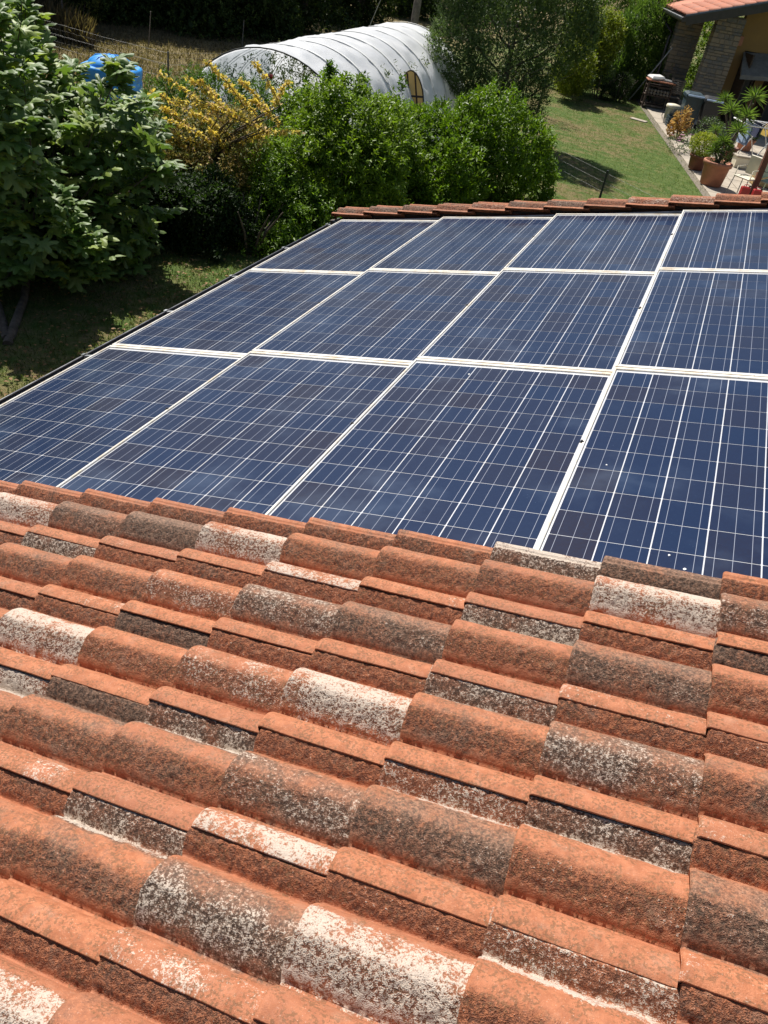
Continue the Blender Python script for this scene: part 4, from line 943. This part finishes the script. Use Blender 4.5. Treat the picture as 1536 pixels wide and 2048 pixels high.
# bins
def bin_(px, py, lab, m, rz):
    e = item('wheelie_bin', px, py, lab, 'bin', rz)
    def fr4(w, d, z): return [(-w, -d, z), (w, -d, z), (w, d, z), (-w, d, z)]
    b = MB(); vs = fr4(.21, .22, .04) + fr4(.27, .30, .95) + fr4(.30, .33, .95) + fr4(.30, .33, 1.0)
    b.add(vs, [(3, 2, 1, 0)] + [(i * 4 + k, i * 4 + (k + 1) % 4, i * 4 + 4 + (k + 1) % 4, i * 4 + 4 + k) for i in range(3) for k in range(4)]); b.build('bin_body', m, e)
    b = MB(); vs = fr4(.305, .335, 1.003) + fr4(.30, .33, 1.04) + fr4(.20, .22, 1.09); b.add(vs, [(i * 4 + k, i * 4 + (k + 1) % 4, i * 4 + 4 + (k + 1) % 4, i * 4 + 4 + k) for i in range(2) for k in range(4)] + [(8, 9, 10, 11)]); b.build('lid', m, e)
    MB().box((0, -.34, 1.02), (.52, .03, .05), bev=.01).build('lid_edge', M['clothb'], e)
    for sx in (-1, 1):
        w = MB(); w.lathe([(.02, -.03), (.10, -.03), (.10, .03), (.02, .03)], n=16, M=Matrix.Translation((sx * .24, .24, .10)) @ Matrix.Rotation(math.pi / 2, 4, 'Y')); w.build('wheel', M['black'], e)
    MB().tube([(-.24, .36, .97), (-.2, .40, 1.0), (.2, .40, 1.0), (.24, .36, .97)], .014, 6).build('handle', M['black'], e)
bin_(1366, 258, 'blue green wheelie bin with pale lid edge, left of the two before stone pillar', M['bin'], .25)
bin_(1403, 268, 'black wheelie bin with pale lid edge, right of the two before stone pillar', M['bindark'], .2)
# pail with cream lid on a small dark crate
e = item('storage_tub', 1336, 246, 'round grey tub with cream lid standing at left end of paved path', 'tub')
b = MB(); b.lathe([(.0, 0), (.17, 0), (.20, .05), (.22, .48)], n=20); b.build('tub_body', M['steel'], e)
b = MB(); b.lathe([(.23, .47), (.24, .50), (.22, .56), (.10, .585), (0, .59)], n=20); b.build('lid', M['cream'], e)
MB().tube([(-.22, 0, .40), (-.27, -.08, .2), (-.22, -.1, .1)], .012, 6).build('handle', M['black'], e)
e = item('garden_crate', 1343, 252, 'small dark green slatted crate beside cream lidded tub', 'crate', .3)
for k in range(4):
    b = MB(); z = .04 + k * .075; b.box((0, -.2, z), (.42, .02, .055)); b.box((0, .2, z), (.42, .02, .055)); b.box((-.2, 0, z), (.02, .38, .055)); b.box((.2, 0, z), (.02, .38, .055)); b.build('slat', M['bin'], e)
# planted things
def leaves_at(e, blobs, n, L, leaf, w, c1, c2, mat='leaf', up=.5, spread=.5, per=6, fill=100, name='foliage'):
    o0 = np.array(e.location); V, F, C = shoots(blobs, n, L, per, leaf, w, c1, c2, up=up, spread=spread, fill=fill); return foliage(name, (V - o0, F, C), M[mat], e)
def pot(e, r, h, m, rim=.03, soil=True):
    b = MB(); b.lathe([(0, 0), (r * .72, 0), (r * .78, .02), (r * .93, h * .80), (r * .95, h * .82), (r * 1.04, h * .83), (r * 1.06, h * .97), (r * 1.02, h), (r * .92, h), (r * .90, h * .86), (0, h * .86)], n=28); b.build('pot', m, e)
    if soil: b = MB(); b.lathe([(r * .9, h * .875), (r * .5, h * .90), (0, h * .91)], n=20); b.build('soil', M['soil'], e)
g = gnd(1352, 280); e = empty('bronze_plant', tuple(g), 0, 'bronze and yellow leaved plant at lawn edge before the bins', 'plant')
leaves_at(e, [((g.x, g.y, GZ + .45), (.26, .24, .42)), ((g.x - .1, g.y, GZ + .2), (.24, .22, .25))], 110, .22, .12, .5, (.42, .24, .08), (.55, .40, .14), 'leaf_dry', up=.9, spread=.5)
b = MB(); [b.tube([(0, 0, 0), (.1 * math.cos(i), .1 * math.sin(i), .4)], .01, 5) for i in range(5)]; b.build('stem', M['bark'], e)
g = gnd(1352, 305); e = empty('flowering_plant', tuple(g), 0, 'small bushy plant with pink and lilac flowers at lawn corner', 'plant')
leaves_at(e, [((g.x, g.y, GZ + .22), (.33, .28, .26)), ((g.x + .3, g.y + .5, GZ + .3), (.3, .3, .32))], 170, .13, .06, .4, (.06, .10, .04), (.13, .18, .09))
fb = MB()
for i in range(34):
    a = random.uniform(0, 6.28); r_ = random.uniform(0, .32); z = .28 + random.uniform(0, .22)
    for k in range(5): an = k * 1.257; c = Vector((r_ * math.cos(a) + (.25 if i % 3 == 0 else 0), r_ * math.sin(a) * .8 + (.4 if i % 3 == 0 else 0), z)); fb.add([c, c + Vector((.035 * math.cos(an), .035 * math.sin(an), .012)), c + Vector((.035 * math.cos(an + .8), .035 * math.sin(an + .8), .012))], [(0, 1, 2)])
fb.build('flowers', M['clothp'], e, 'stuff')
g = gnd(1390, 338, PZ); e = empty('potted_bush', tuple(g), 0, 'round lime yellow bush in brown pot on patio edge', 'potted plant'); pot(e, .25, .36, M['brownpot'])
leaves_at(e, [((g.x, g.y, PZ + .62), (.36, .36, .28))], 420, .10, .055, .5, (.22, .27, .03), (.42, .42, .06), fill=500)
def yucca(e, base, stems, Ll=.36, nleaf=46, w=.05):
    tr_ = MB(); lv_ = []
    for (p, sz) in stems:
        p = Vector(p); q = Vector(base); m = q.lerp(p, .5) + Vector((random.uniform(-.05, .05), 0, -.05)); o0 = Vector(e.location)
        tr_.tube([q - o0, m - o0, p - o0], [.035, .03, .024], 7)
        n = nleaf; an = np.arange(n) * 2.4; el = np.linspace(-.35, 1.35, n); D = np.stack([np.cos(an) * np.cos(el), np.sin(an) * np.cos(el), np.sin(el)], 1)
        P = np.tile(np.array(p), (n, 1)) + D * .02; L = Ll * sz * rng.uniform(.8, 1.1, n); q_ = rng.random((n, 1))
        C = (np.array((.07, .13, .025)) * (1 - q_) + np.array((.17, .25, .06)) * q_)
        lv_.append(leaf_arrays(P, D, np.tile([0, 0, 1.], (n, 1)) + rng.normal(size=(n, 3)) * .1, L, np.full(n, w * sz), C, .15, .22))
    tr_.build('stem', M['bark'], e); V, F, C = cat(*lv_); foliage('foliage', (V - np.array(e.location), F, C), M['leaf'], e)
g = gnd(1420, 369, PZ); e = empty('potted_yucca', tuple(g), 0, 'large terracotta pot with spiky yucca at corner of patio', 'potted plant'); pot(e, .34, .56, M['terracotta'])
yucca(e, g + Vector((0, 0, .5)), [(at(1446, 285, g.y), .75), (at(1476, 262, g.y + .2), .85), (at(1430, 302, g.y), .7)], w=.035)
leaves_at(e, [((g.x, g.y, PZ + .75), (.26, .26, .3))], 130, .12, .08, .35, (.06, .10, .03), (.11, .16, .04))
g = gnd(1452, 318, PZ); e = empty('potted_yucca', tuple(g), 0, 'tall many headed yucca with leaning stems behind terracotta pot', 'potted plant'); pot(e, .24, .34, M['brownpot'])
yucca(e, g + Vector((0, 0, .3)), [(at(1461, 222, g.y), 1.0), (at(1492, 234, g.y), 1.0), (at(1450, 200, g.y + .4), .8), (at(1508, 196, g.y + .5), 1.1), (at(1430, 262, g.y), .7)], .36, w=.04)
g = gnd(1486, 300, PZ); e = empty('plant_pot', tuple(g), 0, 'reddish brown round pot with small green plant beside drying rack', 'potted plant'); pot(e, .26, .34, M['terracotta'])
leaves_at(e, [((g.x, g.y, PZ + .5), (.28, .28, .25))], 90, .18, .12, .3, (.05, .09, .03), (.10, .15, .04))
g = gnd(1408, 292, PZ); e = empty('leafy_plant', tuple(g), 0, 'grey green leafy plant between lime yellow bush and black bin', 'plant')
leaves_at(e, [((g.x, g.y, GZ + .4), (.42, .35, .42)), ((g.x + .5, g.y - .2, GZ + .45), (.35, .3, .4))], 260, .16, .09, .4, (.05, .085, .035), (.11, .16, .07))
b = MB(); [b.tube([(0, 0, 0), (.15 * math.cos(i), .15 * math.sin(i), .4)], .008, 5) for i in range(5)]; b.build('stem', M['bark'], e)
g = gnd(1440, 222, PZ); o = MB().tube([(0, 0, 0), (.03, 0, 1.0), (.0, 0, 1.75)], .026, 7).build('bamboo_cane', M['wood']); o.location = g; tag(o, 'thick tan bamboo cane standing against ochre wall corner', 'cane')
# drying rack
g = gnd(1502, 322, PZ); rk = empty('drying_rack', tuple(g), .5, 'folding white laundry drying rack at right edge', 'drying rack')
for sy in (-.45, .45):
    MB().tube([(-.28, sy, 0), (.22, sy, .95)], .014, 6).build('leg', M['white'], rk); MB().tube([(.28, sy, 0), (-.22, sy, .95)], .014, 6).build('leg', M['white'], rk)
b = MB(); pts = [(-.75, -.5, .98), (.75, -.5, .98), (.8, 0, .99), (.75, .5, .98), (-.75, .5, .98), (-.8, 0, .99), (-.75, -.5, .98)]; b.tube(pts, .018, 7); b.build('top_frame', M['white'], rk)
for k in range(9): MB().tube([(-.7 + k * .175, -.5, .985), (-.7 + k * .175, .5, .985)], .005, 5).build('rail', M['white'], rk)
for i, (x, y0, w_, m, lab, ln) in enumerate(((-.62, -.2, .5, 'clothb', 'pale blue cloth hanging over left end of drying rack', .55), (-.2, .05, .4, 'clothn', 'dark navy garment hanging on drying rack', .35), (.05, -.1, .35, 'clothy', 'yellow garment hanging on drying rack', .28), (.3, .1, .4, 'clothp', 'pink garment hanging on drying rack', .32), (-.45, .2, .4, 'white', 'white towel hanging on drying rack', .4))):
    b = MB(); vs = []
    for s_ in (-1, 1):
        for u_ in range(5):
            for v_ in range(5): vs.append((s_ * .015 * (1 + v_ * .4) + .012 * math.sin(u_ * 2 + v_), (u_ / 4 - .5) * w_, -ln * v_ / 4 + (.0 if v_ else .012)))
    f = [(s_ * 25 + u_ * 5 + v_, s_ * 25 + (u_ + 1) * 5 + v_, s_ * 25 + (u_ + 1) * 5 + v_ + 1, s_ * 25 + u_ * 5 + v_ + 1) for s_ in range(2) for u_ in range(4) for v_ in range(4)] + [(u_ * 5, (u_ + 1) * 5, 25 + (u_ + 1) * 5, 25 + u_ * 5) for u_ in range(4)]
    b.add(vs, f, True); o = b.build('laundry', M[m]); o.location = frm(g, .5, (x, y0, 1.0)); o.rotation_euler = (0, 0, .5); tag(o, lab, 'laundry')
g = at(1534, 236, 27.5); g2 = gnd(1534, 300, PZ)
e = empty('rubbing_post', (g2.x, g2.y, PZ), 0, 'turquoise ball topped garden sprayer at right edge above drying rack', 'sprayer'); b = MB(); b.tube([(0, 0, 0), (0, 0, 1.25)], .02, 7); b.build('pole', M['white'], e)
b = MB(); b.lathe([(0, 1.2), (.10, 1.24), (.14, 1.34), (.10, 1.45), (0, 1.49)], n=18); b.build('tank_head', M['turq'], e); e.name = 'sprayer'
# rusty post, chairs, cans, boxes
g = gnd(1499, 398, PZ); e = empty('porch_post', tuple(g), .2, 'dark rust red square post rising at right edge of patio', 'post'); b = MB(); b.box((0, 0, 1.25), (.13, .13, 2.5), bev=.01); b.build('post', M['rust'], e); MB().box((0, 0, .02), (.22, .22, .04), bev=.008).build('base_plate', M['rust'], e)
def chair(e, m, leg, w=.44):
    MB().box((0, 0, .44), (w, .42, .04), bev=.012).build('seat', m, e); b = MB(); b.box((0, .21, .70), (w, .03, .42), bev=.012); b.build('backrest', m, e)
    for sx in (-1, 1):
        for sy in (-1, 1): MB().tube([(sx * (w / 2 - .02), sy * .19, .44), (sx * (w / 2 + .02), sy * .24, 0)], .012, 6).build('leg', leg, e)
        MB().tube([(sx * w / 2, -.18, .44), (sx * w / 2, -.16, .64), (sx * w / 2, .2, .66)], .014, 6).build('armrest', m, e)
e = item('garden_chair', 1478, 392, 'cream garden chair with thin metal legs in front of rust red post', 'chair', -.6); chair(e, M['cream'], M['steel'])
e = item('garden_chair', 1528, 402, 'sage green garden chair at right edge beside red cans', 'chair', 1.2); chair(e, M['sage'], M['sage'], .5)
g = gnd(1497, 402, PZ)
for i, (dx, lab) in enumerate(((-.18, 'left red metal can on patio beside rust red post'), (.10, 'right red metal can on patio beside sage green chair'))):
    e = empty('fuel_can', (g.x + dx, g.y - .25, PZ), .3, lab, 'can', 'red cans on the patio'); MB().box((0, 0, .17), (.20, .13, .34), bev=.02).build('can_body', M['red'], e)
    MB().tube([(-.06, 0, .34), (-.05, 0, .385), (.05, 0, .385), (.06, 0, .34)], .010, 6).build('handle', M['red'], e); MB().tube([(.075, 0, .33), (.09, 0, .38)], .016, 8).build('cap', M['black'], e)
e = item('stone_block', 1487, 336, 'pale cream stone block seat below drying rack', 'block', .4); b = MB(); b.box((0, 0, .14), (.70, .30, .28), bev=.02); b.build('block', M['cream'], e); MB().box((0, 0, .30), (.76, .36, .045), bev=.01).build('top_slab', M['concrete'], e)
e = item('storage_box', 1527, 372, 'beige storage box with lid at right edge of patio', 'box', .3); MB().box((0, 0, .22), (.7, .4, .44), bev=.02).build('box_body', M['wood'], e); MB().box((0, 0, .46), (.74, .44, .05), bev=.015).build('lid', M['cream'], e)
# log store with white sheet, slatted chair, leaning pole
e = item('log_store', 1305, 215, 'low wooden log store with open front left of stone pillars', 'log store', HR)
for sx in (-.42, .42):
    for sy in (-.22, .22): MB().box((sx, sy, .42), (.06, .06, .84)).build('leg', M['darkwood'], e)
for k in range(3): MB().box((0, 0, .10 + k * .30), (.90, .5, .03)).build('shelf', M['darkwood'], e)
MB().box((0, 0, .86), (.98, .56, .04), bev=.008).build('top', M['terracotta'], e)
lg = MB(); _l = lg.lathe([(0, -.2), (.05, -.2), (.05, .2), (0, .2)], n=10, M=Matrix.Rotation(math.pi / 2, 4, 'X')); lg_me = lg.mesh('log'); lg_me.materials.append(M['greywood'])
for k in range(14): o = link('log', lg_me, None, e); o.location = (-.36 + (k % 7) * .115, random.uniform(-.03, .0), .47 + (k // 7) * .09); 
g = Vector(e.location); b = MB(); b.box((0, 0, .0), (.5, .42, .13), bev=.05); o = b.build('folded_sheet', M['white']); o.location = frm(g, HR, (-.20, -.02, .95)); o.rotation_euler = (.05, -.08, HR + .3); tag(o, 'crumpled white plastic sheet folded on top of log store', 'sheet')
b = MB(); b.box((0, 0, 0), (.5, .4, .05), bev=.015); o = b.build('grey_board', M['steel']); o.location = frm(g, HR, (.28, 0, .91)); o.rotation_euler = (0, 0, HR); tag(o, 'flat grey board on top of log store beside white sheet', 'board')
e = item('slatted_chair', 1338, 222, 'grey wooden folding chair with slatted back leaning before far stone pillar', 'chair', HR - .2)
for sx in (-.22, .22): MB().tube([(sx, .22, 0), (sx, -.02, .5), (sx, -.1, 1.05)], .022, 6).build('leg', M['greywood'], e); MB().tube([(sx, -.25, 0), (sx, .2, .46)], .020, 6).build('leg', M['greywood'], e)
for k in range(7): MB().box((0, -.055 - k * .010, .60 + k * .065), (.46, .018, .042), bev=.004).build('slat', M['greywood'], e)
for k in range(5): MB().box((0, -.16 + k * .08, .46), (.46, .06, .018), bev=.004).build('slat', M['greywood'], e)
a0, a1 = gnd(1258, 200), at(1345, 95, 32.6); o = MB().tube([(0, 0, 0), a1 - a0], .028, 7).build('leaning_pole', M['steel']); o.location = a0; tag(o, 'long grey pole leaning from lawn corner against roof edge', 'pole')
